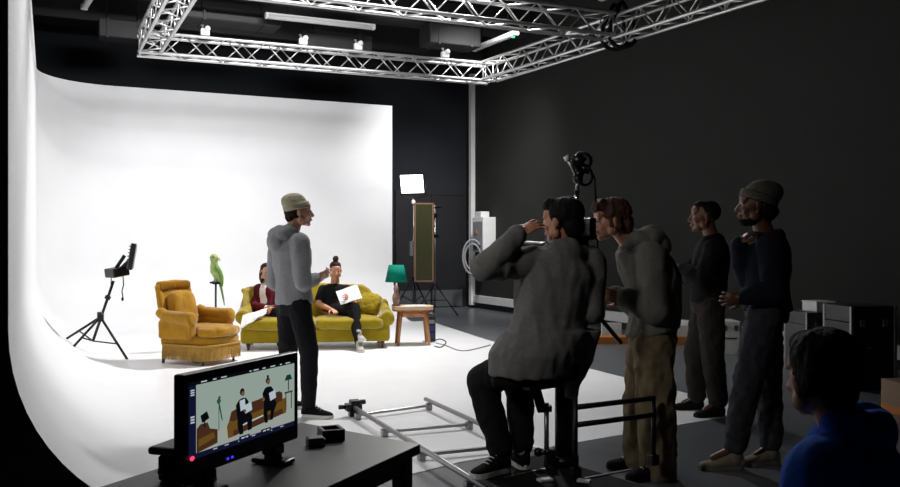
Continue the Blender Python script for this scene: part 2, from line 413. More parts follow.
# black cable bundle at the truss junction
t = J+sr*S*.5
for k, (o, lb) in enumerate(((0, 'black cable loop draped over the junction of front and right truss runs'), (.16, 'second black cable loop, just forward of the first at the truss junction'))):
    c = J+er*o+sr*.15+UP*(S+.05)
    pts = [c+sr*(.2*math.cos(q)) + UP*(.30*math.sin(q)-.16) + er*(.08*math.sin(2*q)) for q in [2*PI*i/28 for i in range(28)]]
    tag(MB().tube(pts, .03, 8, closed=True).build('cable_loop', M['rubber']), lb, 'cable', 'cable loops at the truss junction')
# ================================================================== back corner kit
# wall box with cable
xw = RX1
yw = PX(484, 230, xw-.15).y
z0, z1 = 1.22, 1.95
t = thing('power_box', 'white electrical box on the right wall by the white trunking', 'electrical box', (xw, yw, z0))
MB().box((-.15, 0, (z1-z0)/2), (.30, .5, z1-z0), .01).build('cabinet', M['whiteplastic'], t)
MB().box((-.305, -.02, .34), (.012, .42, .6), .004).build('front_cover', M['greyplastic'], t)
MB().box((-.315, .05, .42), (.02, .08, .08), .004).build('red_switch', mat('orange_switch', (200, 110, 60), .5), t)
MB().box((-.18, .02, .79), (.2, .26, .12), .01).build('top_unit', M['whiteplastic'], t)
MB().box((-.02+-.3, 0, .12), (.03, .3, .05), .004).build('socket_row', M['blackplastic'], t)
for k, rr in enumerate((.36, .27)):
    pts = [V((-.44-.5*rr*math.cos(q), .1*math.cos(q)-.05, rr*math.sin(q)-.10)) for q in [2*PI*i/30 for i in range(30)]]
    MB().tube(pts, .022, 8, closed=True).build('cable_loop', M['greyplastic'], t)
# LED panel on stand
D = 17.2
b0 = PL(413.5, 243.5+1.4*F/D); h = 2.15
t = thing('led_panel_light', 'lit white LED panel on a tall stand beside the cove edge', 'studio light', b0)
cz = CH+(CV-184)/F*D
def tripod(t, h0, spread, hub, m, r=.013, n=3, a0=.3, nm='leg'):
    for i in range(n):
        q = a0+2*PI*i/n
        f = V((spread*math.cos(q), spread*math.sin(q), .012))
        MB().tube([(0, 0, hub), f], r, 8).build(nm, m, t)
        MB().tube([(0, 0, h0), f*.52+V((0, 0, hub*.48))], r*.7, 6).build('brace', m, t)
tripod(t, .25, .45, .75, M['blackmetal'])
MB().tube([(0, 0, .12), (0, 0, cz-.3)], .016, 10).build('pole', M['steel'], t)
fd = CD(-.35, -.94); R = frame(fd.normalized()+V((0, 0, -.22)))
hc = V((-.03, 0, cz))
MB().box(hc-R @ V((0, .03, 0)), (.50, .06, .38), .01, rot=R).build('panel_housing', M['blackplastic'], t)
MB().box(hc+R @ V((0, .004, 0)), (.47, .01, .35), .002, rot=R).build('diffuser', M['panelon'], t)
MB().tube([hc-R @ V((.26, .03, 0)), hc+R @ V((-.26, -.05, -.25)), V((0, 0, cz-.3))], .01).tube([hc+R @ V((.26, -.03, 0)), hc+R @ V((.26, -.05, -.25)), V((0, 0, cz-.3))], .01).build('yoke', M['blackmetal'], t)
MB().box((-.02, -.04, cz-.36), (.07, .05, .07), .01).build('clamp', M['whiteplastic'], t)
MB().box((-.05, -.03, 1.3), (.09, .07, .3), .01).build('ballast', M['greyplastic'], t)
# green framed panel on its own tripod stand
D = 17.0
b0 = PL(435, 243.5+1.4*F/D)
t = thing('flag_stand', 'dark tripod stand behind the green wood-framed panel', 'stand', b0)
tripod(t, .3, .5, .62, M['blackmetal'], a0=-.9)
MB().tube([(0, 0, .15), (0, 0, 2.15)], .016, 10).build('pole', M['steel'], t)
MB().box((0, 0, 1.95), (.09, .07, .09), .01).build('clamp', M['blackmetal'], t)
MB().tube([(-.3, -.03, 2.1), (.12, -.03, 2.1)], .012).build('arm', M['blackmetal'], t)
MB().box((.02, -.02, 1.55), (.07, .1, .07), .01).build('grip_head', M['blackmetal'], t)
D = 16.8
pc = P(424, 242.5, D); hgt = 79/F*D; wid = 19.5/F*D; fz = pc.z-hgt/2
t = thing('framed_panel', 'tall narrow green panel in a wooden frame hung on the tripod stand', 'panel', (pc.x, pc.y, fz), -.38)
MB().box((0, 0, hgt/2), (wid-.04, .012, hgt-.04), .002).build('panel', M['greenfelt'], t)
for s in (-1, 1):
    MB().box((s*(wid/2-.015), 0, hgt/2), (.034, .035, hgt), .004).build('frame_bar', M['framewood'], t)
    MB().box((0, 0, hgt/2+s*(hgt/2-.015)), (wid-.06, .035, .034), .004).build('frame_bar', M['framewood'], t)
# ================================================================== sofa
def velvet(amp, sc):
    return lambda c, n: amp*noise.fractal(c*sc, .7, 2., 3)
def turned_leg(h, r):
    return [(r*.5, 0), (r*.62, .01*h), (r*.5, .12*h), (r*.75, .45*h), (r, .72*h), (r*.7, .8*h), (r*1.15, .86*h), (r*1.1, h)]
sc_ = P(316, 300, 11.9)
RS = -TH+math.radians(9)
SL, SD = 1.99, .86
sofa = thing('sofa', 'olive velvet sofa on short turned legs in front of the white back wall', 'sofa', (sc_.x, sc_.y, .005), RS)
# rail
MB().box((0, -.02, .185), (SL-.04, SD-.1, .19), .04, 4, smooth=True).bake('base', M['olive'], sofa, world=False, voxel=.012, smooth=3)
for s in (-1, 1):
    MB().ell((s*.445, -.09, .335), (.455, .39, .085), e1=.45, e2=.3, n=22).bake('seat_cushion', M['olive'], sofa, world=False, voxel=.012, smooth=4, disp=velvet(.008, 5))
# back: high at left, a soft camel line, curling round the ends
mb = MB(); N = 40
rings = []
for i in range(N+1):
    a = i/N; x = -SL/2+.02+(SL-.16)*a
    top = .80+.035*math.exp(-((a-.5)/.28)**2)-.2*(max(0, (a-.86)/.14))**2
    y = .30-.14*max(0, (abs(a-.5)-.40)/.1)**2-(.2*(1-a/.06) if a < .06 else 0)
    c = V((x, y+.03, (top+.2)/2)); hh = (top-.2)/2
    rings.append((c, V((0, .085, .0)), V((0, .05, hh))))
mb.loft(rings, 20)
mb.tube([r[0]+r[2]*.96-V((0, 0, .03)) for r in rings], [.055 if 2 < i < N-2 else .035 for i in range(N+1)], 12)
mb.bake('back', M['olive'], sofa, world=False, voxel=.014, smooth=5, disp=velvet(.012, 4))
for s in (-1, 1):
    m = MB(); x = s*(SL/2-.10)
    ztop = .46 if s > 0 else .50
    m.box((x, -.04, .27), (.15, SD-.16, .34), .05, 4)
    m.tube([(x+s*.05, -SD/2+.06, ztop-.07), (x+s*.05, .1, ztop-.03), (x+s*.03, .3, ztop+.1)], [.095, .09, .08], 16)
    m.ell((x+s*.05, -SD/2+.06, ztop-.07), (.095, .03, .095))
    m.bake('arm', M['olive'], sofa, world=False, voxel=.012, smooth=5, disp=velvet(.008, 5))
    for yy in (-SD/2+.09, SD/2-.1):
        MB().lathe(turned_leg(.115, .032), (s*(SL/2-.12), yy, 0), 16).build('leg', M['walnut'], sofa)
ms = Matrix.Translation(V((sc_.x, sc_.y, .005))) @ Matrix.Rotation(RS, 4, 'Z')
t = thing('cushion', 'olive cushion leaning in the right corner of the sofa', 'cushion', ms @ V((.73, .06, .42)), RS)
MB().ell((0, 0, .15), (.16, .075, .16), rot=RX(-.45) @ RY(.5) @ RZ(-.35), e1=.7, e2=.5, n=20).bake('pad', M['olive'], t, world=False, voxel=.01, smooth=4, disp=velvet(.014, 6))
# ================================================================== armchair
ca = P(199, 320, 10.35)
fa_ = CD(1, -.46); RA = math.atan2(fa_.y, fa_.x)+PI/2            # local -Y is the front
chair = thing('armchair', 'mustard velvet armchair with a fringed skirt, left of the sofa', 'armchair', (ca.x, ca.y, .005), RA)
m = MB(); m.box((0, .02, .27), (.64, .60, .13), .05, 4).ell((0, -.26, .27), (.32, .16, .065), e1=.5, e2=.7, n=20)
m.bake('seat_base', M['mustard'], chair, world=False, voxel=.011, smooth=4)
m = MB(); m.ell((0, -.12, .375), (.25, .34, .07), e1=.5, e2=.55, n=24).ell((0, -.3, .37), (.30, .13, .06), e1=.5, e2=.6, n=24)
m.bake('seat_cushion', M['mustard'], chair, world=False, voxel=.011, smooth=4, disp=velvet(.006, 6))
lean = RX(-.20)
m = MB()
for z, w, d in ((0, .58, .13), (.2, .60, .14), (.45, .60, .13), (.60, .58, .13), (.66, .56, .14)):
    pass
m.loft([(V((0, .27+.24*z, .28+z)), V((w/2, 0, 0)), V((0, d/2, 0))) for z, w, d in ((0, .54, .13), (.2, .54, .12), (.45, .53, .11), (.6, .52, .10), (.66, .48, .09))], 32)
for s in (-1, 1): m.tube([(s*.25, .255+.24*z, .28+z) for z in (.05, .25, .45, .62)], [.04, .042, .042, .04], 12)
m.tube([(-.24, .405, .90), (0, .41, .912), (.24, .405, .90)], .05, 14)
m.bake('back', M['mustard'], chair, world=False, voxel=.011, smooth=4, disp=velvet(.006, 6))
m = MB(); m.ell((0, .245, .60), (.205, .075, .24), rot=lean, e1=.6, e2=.5, n=22)
m.bake('back_cushion', M['mustard'], chair, world=False, voxel=.01, smooth=4, disp=velvet(.008, 6))
m = MB()
for i in range(15): m.ell((-.225+.032*i, .375, .895), (.012, .055, .052))
m.bake('ruffle', M['mustard'], chair, world=False, voxel=.008, smooth=2)
for s in (-1, 1):
    m = MB(); x = s*.325
    m.box((x, .06, .40), (.10, .46, .22), .03, 3)
    m.tube([(x+s*.02, -.19, .535), (x+s*.02, -.02, .54), (x+s*.01, .2, .555), (x, .30, .60)], [.078, .074, .068, .06], 16)
    m.ell((x+s*.02, -.19, .52), (.08, .035, .09)); m.box((x+s*.005, -.185, .42), (.11, .04, .2), .02)
    m.bake('arm', M['mustard'], chair, world=False, voxel=.01, smooth=4, disp=velvet(.005, 7))
m = MB(); per = []
NP = 240
for i in range(NP):
    q = 2*PI*i/NP
    def pw(x, e): return math.copysign(abs(x)**e, x)
    per.append(V((.345*pw(math.cos(q), .4), .375*pw(math.sin(q), .4)-.04, 0)))
_L = [0.]
for i in range(NP): _L.append(_L[-1]+(per[(i+1) % NP]-per[i]).length)
_new = []; k_ = 0
for i in range(NP):
    d_ = _L[-1]*i/NP
    while _L[k_+1] < d_: k_ += 1
    _new.append(per[k_].lerp(per[(k_+1) % NP], (d_-_L[k_])/max(1e-6, _L[k_+1]-_L[k_])))
per = _new
m.tube([p+V((0, 0, .225)) for p in per], .012, 6, closed=True)
for i in range(NP):
    for j in (0, .5):
        p = per[i].lerp(per[(i+1) % NP], j); w = (per[(i+1) % NP]-per[i]).normalized()*.0042
        o = p.normalized()*.004*random.uniform(-1, 1.6); zb = .052+.012*random.random()
        q = random.uniform(-.004, .004); ww = V((-w.y, w.x, 0))
        m.add([p-w+V((0, 0, .225)), p+w+V((0, 0, .225)), p+ww+V((0, 0, .225)), p-w*.9+o+w*q*90+V((0, 0, zb)), p+w*.9+o+w*q*90+V((0, 0, zb)), p+ww+o+V((0, 0, zb))], [[0, 1, 4, 3], [1, 2, 5, 4], [2, 0, 3, 5]])
m.build('fringe', M['mustardfringe'], chair)
m = MB(); m.prism([V((p.x*.96, (p.y+.04)*.96-.04, .10)) for p in per[::4]], (0, 0, .12)); m.build('skirt_lining', M['mustard'], chair)
for sx in (-1, 1):
    MB().lathe(turned_leg(.14, .026), (sx*.27, -.29, 0), 14).build('leg', M['walnut'], chair)
    MB().tube([(sx*.27, .30, 0), (sx*.27, .27, .16)], [.016, .026], 10).build('leg', M['walnut'], chair)
# ================================================================== parrot on its stand
D = 11.4; pb = PL(215.8, 243.5+1.4*F/D)
st = thing('parrot_stand', 'thin dark perch stand carrying the green parrot', 'stand', pb)
zp = CH+(CV-282)/F*D
MB().lathe([(.15, 0), (.15, .015), (.03, .03), (.016, .06), (.013, zp-.02)], (0, 0, 0), 18).build('post', M['blackmetal'], st)
pr = CD(1, .2); 
MB().tube([-pr*.075+V((0, 0, zp-.008)), pr*.075+V((0, 0, zp-.008))], .013, 10).build('crossbar', M['blackmetal'], st)
MB().lathe([(.04, zp-.03), (.05, zp-.015)], (0, 0, 0), 14).build('collar', M['blackmetal'], st)
pa = thing('parrot', 'pale green parrot perched on the thin stand behind the armchair', 'parrot', (pb.x, pb.y, zp))
fb_ = CD(-.5, -.42); R = frame(fb_); R2 = frame(CD(.85, -.4)); hc2 = R @ V((0, .025, .31))
def L2(x, y, z): return hc2+R2 @ V((x, y-.03, z-.31))                              # right, forward, up
def L(x, y, z): return R @ V((x, y, z))
m = MB()
m.loft([(L(0, y, z), R @ V((a, 0, 0)), R @ V((0, b, b*.3))) for y, z, a, b in ((-.05, -.02, .022, .022), (-.03, .04, .058, .055), (0, .11, .075, .07), (.01, .18, .068, .062), (.02, .24, .048, .047), (.025, .28, .046, .048))], 18)
m.ell(L2(.0, .03, .315), (.052, .058, .052), rot=R2)
m.ell(L2(0, .06, .30), (.035, .04, .035), rot=R2)
m.bake('body', M['parrot'], pa, world=False, voxel=.008, smooth=4)
for s in (-1, 1):
    MB().loft([(L(s*x, y, z), R @ V((.016, 0, 0)), R @ V((0, b, b*.5))) for x, y, z, b in ((.056, .005, .225, .02), (.071, 0, .17, .05), (.062, -.035, .09, .045), (.04, -.06, .0, .028), (.024, -.075, -.06, .01))], 14).build('wing', M['wing'], pa)
    MB().ell(L2(s*.045, .055, .325), (.009, .009, .009)).build('eye', M['iris'], pa)
    MB().tube([L(s*.025, .0, .06), L(s*.025, .01, .012), L(s*.025, .035, .003)], .009, 8).tube([L(s*.025, .0, .012), L(s*.025, -.025, .0)], .007).build('foot', M['greyplastic'], pa)
MB().loft([(L(0, y, z), R @ V((a, 0, 0)), R @ V((0, b, .4*b))) for y, z, a, b in ((-.045, .02, .03, .022), (-.08, -.10, .028, .012), (-.105, -.22, .022, .009), (-.12, -.31, .01, .005))], 12).build('tail', M['wing'], pa)
MB().tube([L2(0, .085, .32), L2(0, .118, .31), L2(0, .124, .285), L2(0, .115, .27)], [.022, .018, .010, .003], 10).build('beak', M['beak'], pa)
# ================================================================== side table, lamp, box
tb = P(412.5, 330, 12.12)
RT = -TH+.15
tab = thing('side_table', 'small wooden side table with a pale top at the sofa\'s right end', 'table', (tb.x, tb.y, .005), RT)
ht = CH+(CV-305.5)/F*12.1
m = MB(); pol = []
for i in range(40):
    q = 2*PI*i/40; pol.append(V((.28*math.copysign(abs(math.cos(q))**.6, math.cos(q)), .22*math.copysign(abs(math.sin(q))**.6, math.sin(q)), ht-.075)))
m.prism(pol, (0, 0, .02)).prism([p*1.02 for p in pol], (0, 0, .0)).build('top_edge', M['teak'], tab)
MB().prism([V((p.x*1.02, p.y*1.02, ht-.055)) for p in pol], (0, 0, .045)).build('tabletop', M['teaktop'], tab)
for sx in (-1, 1):
    for sy in (-1, 1):
        MB().tube([(sx*.17, sy*.13, ht-.06), (sx*.19, sy*.15, ht*.5), (sx*.215, sy*.17, 0)], [.028, .024, .018], 10).build('leg', M['teak'], tab)
for sy in (-1, 1): MB().box((0, sy*.13, ht-.13), (.34, .025, .05), .004).build('apron', M['teak'], tab)
for sx in (-1, 1): MB().box((sx*.17, 0, ht-.13), (.025, .26, .05), .004).build('apron', M['teak'], tab)
mt = Matrix.Translation(V((tb.x, tb.y, .005))) @ Matrix.Rotation(RT, 4, 'Z')
pp = mt @ V((.03, -.03, ht-.0085))
sheet = MB().prism([V((-.15, -.1, 0)), V((.14, -.11, 0)), V((.15, .09, 0)), V((-.13, .1, 0))], (0, 0, .006)).build('paper_sheets', M['paper']); sheet.location = pp; sheet.rotation_euler = (0, 0, RT+.2)
tag(sheet, 'white sheets of paper lying flat on the small wooden table', 'paper')
lp = mt @ V((-.222, .05, ht-.0095))
lampo = thing('table_lamp', 'table lamp with a teal shade on the small wooden table', 'lamp', lp)
hs = CH+(CV-282)/F*12.1-lp.z
MB().lathe([(.055, 0), (.06, .012), (.04, .03), (.05, .06), (.058, .10), (.05, .15), (.03, .18), (.034, .21), (.04, .24), (.025, .27), (.015, hs-.02)], (0, 0, 0), 20).build('base', M['ceramic'], lampo)
MB().lathe([(.012, hs-.03), (.012, hs+.12)], (0, 0, 0), 10).build('socket', M['steel'], lampo)
m = MB(); n = 40; pro = [(.155, hs), (.105, hs+.235), (.101, hs+.235), (.151, hs)]
vs = []; fs = []
for r, z in pro:
    for k in range(n): vs.append(V((r*math.cos(2*PI*k/n), r*math.sin(2*PI*k/n), z)))
for i in range(4):
    for k in range(n): fs.append([i*n+k, i*n+(k+1) % n, ((i+1) % 4)*n+(k+1) % n, ((i+1) % 4)*n+k])
m.add(vs, fs).build('lamp_shade', M['teal'], lampo)
D = 12.45; bb = PL(430.5, 243.5+1.4*F/D)
bx = thing('equipment_box', 'small upright blue and black box on the floor by the side table', 'box', (bb.x, bb.y, .005), -TH+.1)
MB().box((0, 0, .185), (.13, .2, .35), .012).build('casing', M['blackplastic'], bx)
for z in (.10, .20): MB().box((0, -.102, z), (.10, .01, .075), .003).build('blue_panel', M['bluebox'], bx)
MB().box((0, -.102, .29), (.10, .01, .05), .003).build('label_plate', M['greyplastic'], bx)
MB().tube([(-.045, 0, .36), (-.045, 0, .40), (.045, 0, .40), (.045, 0, .36)], .01).build('handle', M['steel'], bx)
for k, (pts, lb) in enumerate((([(436, 343), (446, 345.5), (458, 350), (470, 350), (492, 344.5)], 'thin pale cable trailing over the white floor right of the side table'), ([(433, 341), (440, 339), (446, 342), (441, 347), (434, 346)], 'short dark cable coiled beside the blue and black box'))):
    pts = [PL(u, v, .012) for u, v in pts]
    sm = []
    for i in range(len(pts)-1):
        p0, p1, p2, p3 = pts[max(0, i-1)], pts[i], pts[i+1], pts[min(len(pts)-1, i+2)]
        for j in range(8):
            q = j/8; sm.append(.5*((2*p1)+(p2-p0)*q+(2*p0-5*p1+4*p2-p3)*q*q+(3*p1-p0-3*p2+p3)*q**3))
    tag(MB().tube(sm, .007, 6).build('floor_cable', M['greyplastic'] if k == 0 else M['rubber']), lb, 'cable', 'cables by the side table')
# ================================================================== black studio light on a leaning tripod, left
D = 10.6
apex = P(100.5, 317, D); head = P(117, 279, D)
feet = [PL(66, 340, .23), PL(70, 350, .12), PL(127.5, 360.5, .008)]
base = V((apex.x, apex.y, 0.0))
lt = thing('studio_light', 'black LED light head on a tripod standing at the left of the cove', 'studio light', base)
tipc = P(93, 341, D)
top = P(113.5, 281, D)
MB().tube([tipc, top], .017, 10).build('pole', M['blackmetal'], lt, world=True)
feet = [P(66, 339, D+.15), P(70, 350.5, D-.25), P(128, 360.5, D-.05)]
for f in feet:
    MB().tube([apex, f], .015, 8).build('leg', M['blackmetal'], lt, world=True)
    MB().tube([tipc, apex.lerp(f, .62)], .009, 6).build('brace', M['blackmetal'], lt, world=True)
MB().tube([apex-UP*.05, apex+UP*.06], .04, 10).build('collar', M['blackmetal'], lt, world=True)
MB().tube([P(107, 299, D), P(108.5, 296, D)], .035, 10).build('collar', M['blackmetal'], lt, world=True)
fd = CD(.55, .75); R = frame(V((fd.x, fd.y, .15)))
MB().box(P(117, 272, D), (.2, .22, .11), .015, rot=R).build('ballast', M['blackplastic'], lt, world=True)
for q in (-.06, .06): MB().tube([P(118, 269, D)+rv*q*.5, P(127, 258+q*40, D)+rv*q*.5], .022, 8).build('arm', M['blackmetal'], lt, world=True)
hR = frame(CD(.95, .30)+UP*-.16)
hp = P(132, 256.5, D)
MB().box(hp, (.34, .06, .32), .012, rot=hR).build('light_head', M['blackplastic'], lt, world=True)
for k in range(7): MB().box(hp+hR @ V((0, -.036, -.12+.04*k)), (.28, .02, .012), .002, rot=hR).build('cooling_fin', M['blackmetal'], lt, world=True)
MB().box(hp+hR @ V((0, .032, 0)), (.30, .008, .28), .002, rot=hR).build('lens', M['greyplastic'], lt, world=True)
MB().tube([P(123, 275, D), P(123.5, 285, D), P(122, 291, D), P(123, 298, D)], .007, 6).ell(P(122.5, 299, D), (.015, .015, .025)).build('hanging_cable', M['rubber'], lt, world=True)
MB().tube([P(111.5, 272, D), P(111, 284, D), P(112.5, 288, D)], .006, 6).build('hanging_cable', M['rubber'], lt, world=True)
# ================================================================== desk with monitor
ZD = .75
k1 = PL(419.3, 444.2, ZD); k2 = PL(301, 422.8, ZD); da = ((PL(323.75, 487, ZD)-k1).normalized()+(PL(105.5, 486.7, ZD)-k2).normalized()).normalized()
k3 = k2+da*1.7; k4 = k1+da*1.7
cx = (k1+k2+k3+k4)/4
desk = thing('desk', 'long charcoal desk with black edge and legs in the foreground', 'desk', (cx.x, cx.y, 0), math.atan2(-da.y, -da.x))
MB().prism([p-UP*.028 for p in (k1, k2, k3, k4)], (0, 0, .028)).build('desktop', [M['desk']], desk, world=True)
e_ = (k1-k2).normalized()
ed = MB()
for p, q, nn in ((k1, k4, V((-da.y, da.x, 0))), (k2, k3, V((da.y, -da.x, 0))), (k1, k2, -da), (k3, k4, da)):
    if nn.dot((p+q)/2-cx) < 0: nn = -nn
    ed.prism([p-UP*.0305, q-UP*.0305, q-UP*.0002, p-UP*.0002], nn*.003)
ed.build('edge_band', M['blackplastic'], desk, world=True)
for pt, s in ((k1, -1), (k2, 1), (k3, 1), (k4, -1)):
    inx = (da if pt in (k1, k2) else -da)*.06; iny = e_*(.035 if s > 0 else -.035)
    c = pt+inx+iny; c.z = (ZD-.03)/2
    MB().box(c, (.06, .045, ZD-.03), .004, rot=RZ(math.atan2(da.y, da.x))).build('leg', M['blackmetal'], desk, world=True)
for p, q in ((k1, k2), (k4, k3)):
    sgn = da if p is k1 else -da
    a = p+sgn*.06-e_*.035; b = q+sgn*.06+e_*.035
    c = (a+b)/2; c.z = ZD-.055
    MB().box(c, ((b-a).length, .05, .05), .003, rot=RZ(math.atan2(e_.y, e_.x))).build('cross_beam', M['blackmetal'], desk, world=True)
for p, q in ((k1, k4), (k2, k3)):
    s = -1 if p is k1 else 1
    c = (p+q)/2+e_*.035*s; c.z = ZD-.055
    MB().box(c, (1.5, .035, .05), .003, rot=RZ(math.atan2(da.y, da.x))).build('long_beam', M['blackmetal'], desk, world=True)
# monitor
ZM0 = ZD+.045
Dl, Dr = 2.20, 2.68
tl = P(183, 376, Dl); bl = P(183, 479, Dl); tr = P(298.5, 351, Dr); br = P(298.5, 440, Dr)
xr = (V((tr.x-tl.x, tr.y-tl.y, 0))); W = xr.length; xr.normalize()
nf = V((xr.y, -xr.x, 0)); nf = nf if nf.dot(dv) < 0 else -nf                                   # faces the camera
ztop = (tl.z+tr.z)/2; zbot = (bl.z+br.z)/2; H = ztop-zbot
mc = V(((tl.x+tr.x)/2, (tl.y+tr.y)/2, zbot))
mon = thing('monitor', 'flat black monitor on the desk showing the sofa scene', 'monitor', (mc.x, mc.y, ZD), math.atan2(xr.y, xr.x))
def ml(x, y, z): return V((x, -y, z+zbot-ZD))                    # x along screen, y out of it, z up
MB().box(ml(0, -.016, H/2), (W, .032, H), .006).build('housing', M['blackplastic'], mon)
bz = .022
MB().box(ml(0, -.05, H/2), (W*.7, .04, H*.6), .015).build('rear_casing', M['blackplastic'], mon)
for sx in (-1, 1):
    MB().box(ml(sx*W*.30, -.02, -.012), (.05, .05, .03), .006).build('foot_bracket', M['blackplastic'], mon)
    m = MB(); m.box(ml(sx*W*.30, -.02, -(zbot-ZD)+.0085), (.06, .12, .015), .006); m.build('foot', M['blackplastic'], mon)
    MB().box(ml(sx*W*.30, -.02, -(zbot-ZD)/2), (.04, .04, zbot-ZD-.006), .004).build('foot_post', M['blackplastic'], mon)
# the picture on the screen
em = lambda n, c, e=.9: mat(n, c, .4, emit=e)
pal = [em('screen_wall', (140, 156, 146)), em('screen_dark', (10, 12, 18), .6), em('screen_mustard', (96, 70, 26)), em('screen_rust', (66, 40, 26)), em('screen_teal', (10, 52, 52)), em('screen_white', (170, 182, 190)), em('screen_blue', (14, 18, 44)), em('screen_skin', (110, 74, 60)), em('screen_green', (36, 78, 56)), em('screen_red', (255, 60, 90), 1.6), em('screen_floor', (146, 154, 146))]
sm_ = MB(); lay = [0]
x0, x1, zs0, zs1 = -W/2+bz*.9, W/2-bz*1.1, .045, H-.022
def SP(px, py):                                                  # 0..1 picture coordinates, y down
    return (x0+(x1-x0)*px, zs1-(zs1-zs0)*py)
def poly(pts, c):
    lay[0] += 1
    vs = []
    for px, py in pts:
        x, z = SP(px, py); vs.append(ml(x, .0008+.00006*lay[0], z))
    sm_.add(vs, [list(range(len(vs)))], c, False)
def rect(a, b, c, d, k): poly([(a, b), (c, b), (c, d), (a, d)], k)
def disc(x, y, rx, ry, k, n=16): poly([(x+rx*math.cos(2*PI*i/n), y+ry*math.sin(2*PI*i/n)) for i in range(n)], k)
rect(0, 0, 1, 1, 6)
rect(.06, .05, 1, .93, 0); rect(.06, .70, 1, .93, 10)
rect(0, 0, 1, .05, 1)
for a, w_ in ((.10, .05), (.20, .03), (.27, .05), (.53, .02), (.57, .05), (.66, .03), (.74, .05), (.84, .02), (.9, .05)): rect(a, .016, a+w_, .032, 5)
for a, b in ((.10, .05), (.13, .05), (.16, .05)): rect(.014, a, .045, a+.018, 5)
for a in (.44, .475, .51): rect(.014, a, .045, a+.022, 5)
for a, b in ((.2, .945), (.30, .945), (.42, .95), (.55, .94), (.72, .95), (.84, .945)): rect(a, b, a+.035, b+.012, 5)
for a in (.43, .64): rect(a, .9, a+.10, .97, 6); rect(a+.02, .92, a+.05, .938, 5); rect(a+.06, .92, a+.085, .938, 5)
# darker floor edge, chair, light head and parrot at the left
poly([(.06, .62), (.09, .57), (.15, .57), (.17, .66), (.235, .70), (.235, .88), (.06, .93)], 3); poly([(.075, .76), (.20, .72), (.215, .80), (.075, .86)], 2)
poly([(.09, .46), (.145, .42), (.165, .52), (.105, .56)], 1); rect(.12, .54, .13, .62, 1)
disc(.245, .33, .018, .035, 8); disc(.25, .285, .012, .02, 8); poly([(.238, .35), (.252, .35), (.28, .6), (.27, .6)], 8); rect(.243, .4, .248, .72, 1)
# sofa: back, arms, seat, legs
poly([(.335, .64), (.355, .52), (.46, .47), (.6, .455), (.7, .43), (.83, .415), (.86, .45), (.865, .62), (.36, .74)], 3)
poly([(.36, .66), (.86, .565), (.875, .68), (.35, .80)], 2); poly([(.345, .79), (.88, .68), (.885, .76), (.345, .87)], 3)
poly([(.315, .70), (.335, .64), (.37, .65), (.375, .86), (.325, .87)], 2); poly([(.855, .55), (.885, .53), (.905, .58), (.90, .76), (.865, .77)], 2)
poly([(.45, .735), (.66, .69), (.66, .71), (.45, .76)], 5)
# two seated people
disc(.455, .285, .022, .05, 1); disc(.462, .31, .016, .036, 7); poly([(.395, .45), (.425, .385), (.455, .37), (.49, .38), (.515, .44), (.51, .62), (.41, .65)], 1)
poly([(.43, .40), (.48, .39), (.485, .53), (.44, .55)], 5); poly([(.41, .62), (.52, .58), (.55, .66), (.545, .84), (.51, .85), (.50, .72), (.46, .74), (.465, .87), (.43, .87), (.41, .74)], 1)
poly([(.475, .48), (.54, .455), (.55, .57), (.485, .60)], 5); disc(.48, .56, .012, .022, 7)
disc(.705, .155, .012, .022, 1); disc(.705, .215, .022, .042, 1); disc(.71, .235, .017, .038, 7); poly([(.65, .38), (.675, .315), (.705, .30), (.74, .31), (.765, .37), (.76, .53), (.665, .56)], 1)
poly([(.665, .54), (.765, .50), (.80, .58), (.77, .68), (.755, .80), (.725, .80), (.735, .66), (.70, .66), (.705, .82), (.675, .82), (.66, .68)], 1)
poly([(.715, .40), (.78, .375), (.79, .49), (.73, .52)], 5); disc(.66, .47, .012, .03, 7)
# lamp and side table
poly([(.88, .28), (.905, .2), (.945, .2), (.965, .28)], 4); rect(.917, .28, .928, .44, 3); rect(.88, .45, .97, .475, 3); rect(.89, .47, .9, .72, 3); rect(.95, .47, .96, .72, 3)
disc(.02, .975, .018, .03, 9)
sm_.build('screen', pal, mon, fix=False)
for k in range(2): MB().box(ml(-W*.16+.02*k, .001, .016), (.008, .003, .006), .001).build('indicator', em('blue_indicator', (60, 60, 255), 1.2), mon)
# black unit behind the monitor
c = PL(172, 478, ZD)
un = thing('black_unit', 'black unit with a flat plate on top behind the monitor\'s left edge', 'equipment', (c.x, c.y, ZD+.0005), math.atan2(da.y, da.x)+PI/2+.15)
MB().box((.03, .02, .035), (.10, .12, .07), .008).build('body', M['blackplastic'], un)
MB().box((.03, .02, .083), (.15, .14, .022), .008).build('top_plate', M['blackplastic'], un)
MB().tube([(.0, -.045, .045), (.0, -.055, .03), (.02, -.06, .02)], .008).build('connector', M['steel'], un)
c = PL(205, 481, ZD)
dial = thing('puck', 'small round black knob on the desk in front of the monitor', 'control', (c.x, c.y, ZD+.0005))
MB().lathe([(.032, 0), (.034, .006), (.03, .016), (.03, .03), (.024, .034)], (0, 0, 0), 24).build('body', M['blackplastic'], dial)
MB().lathe([(.018, .0341), (.016, .038)], (0, 0, 0), 20).build('cap', M['greyplastic'], dial)
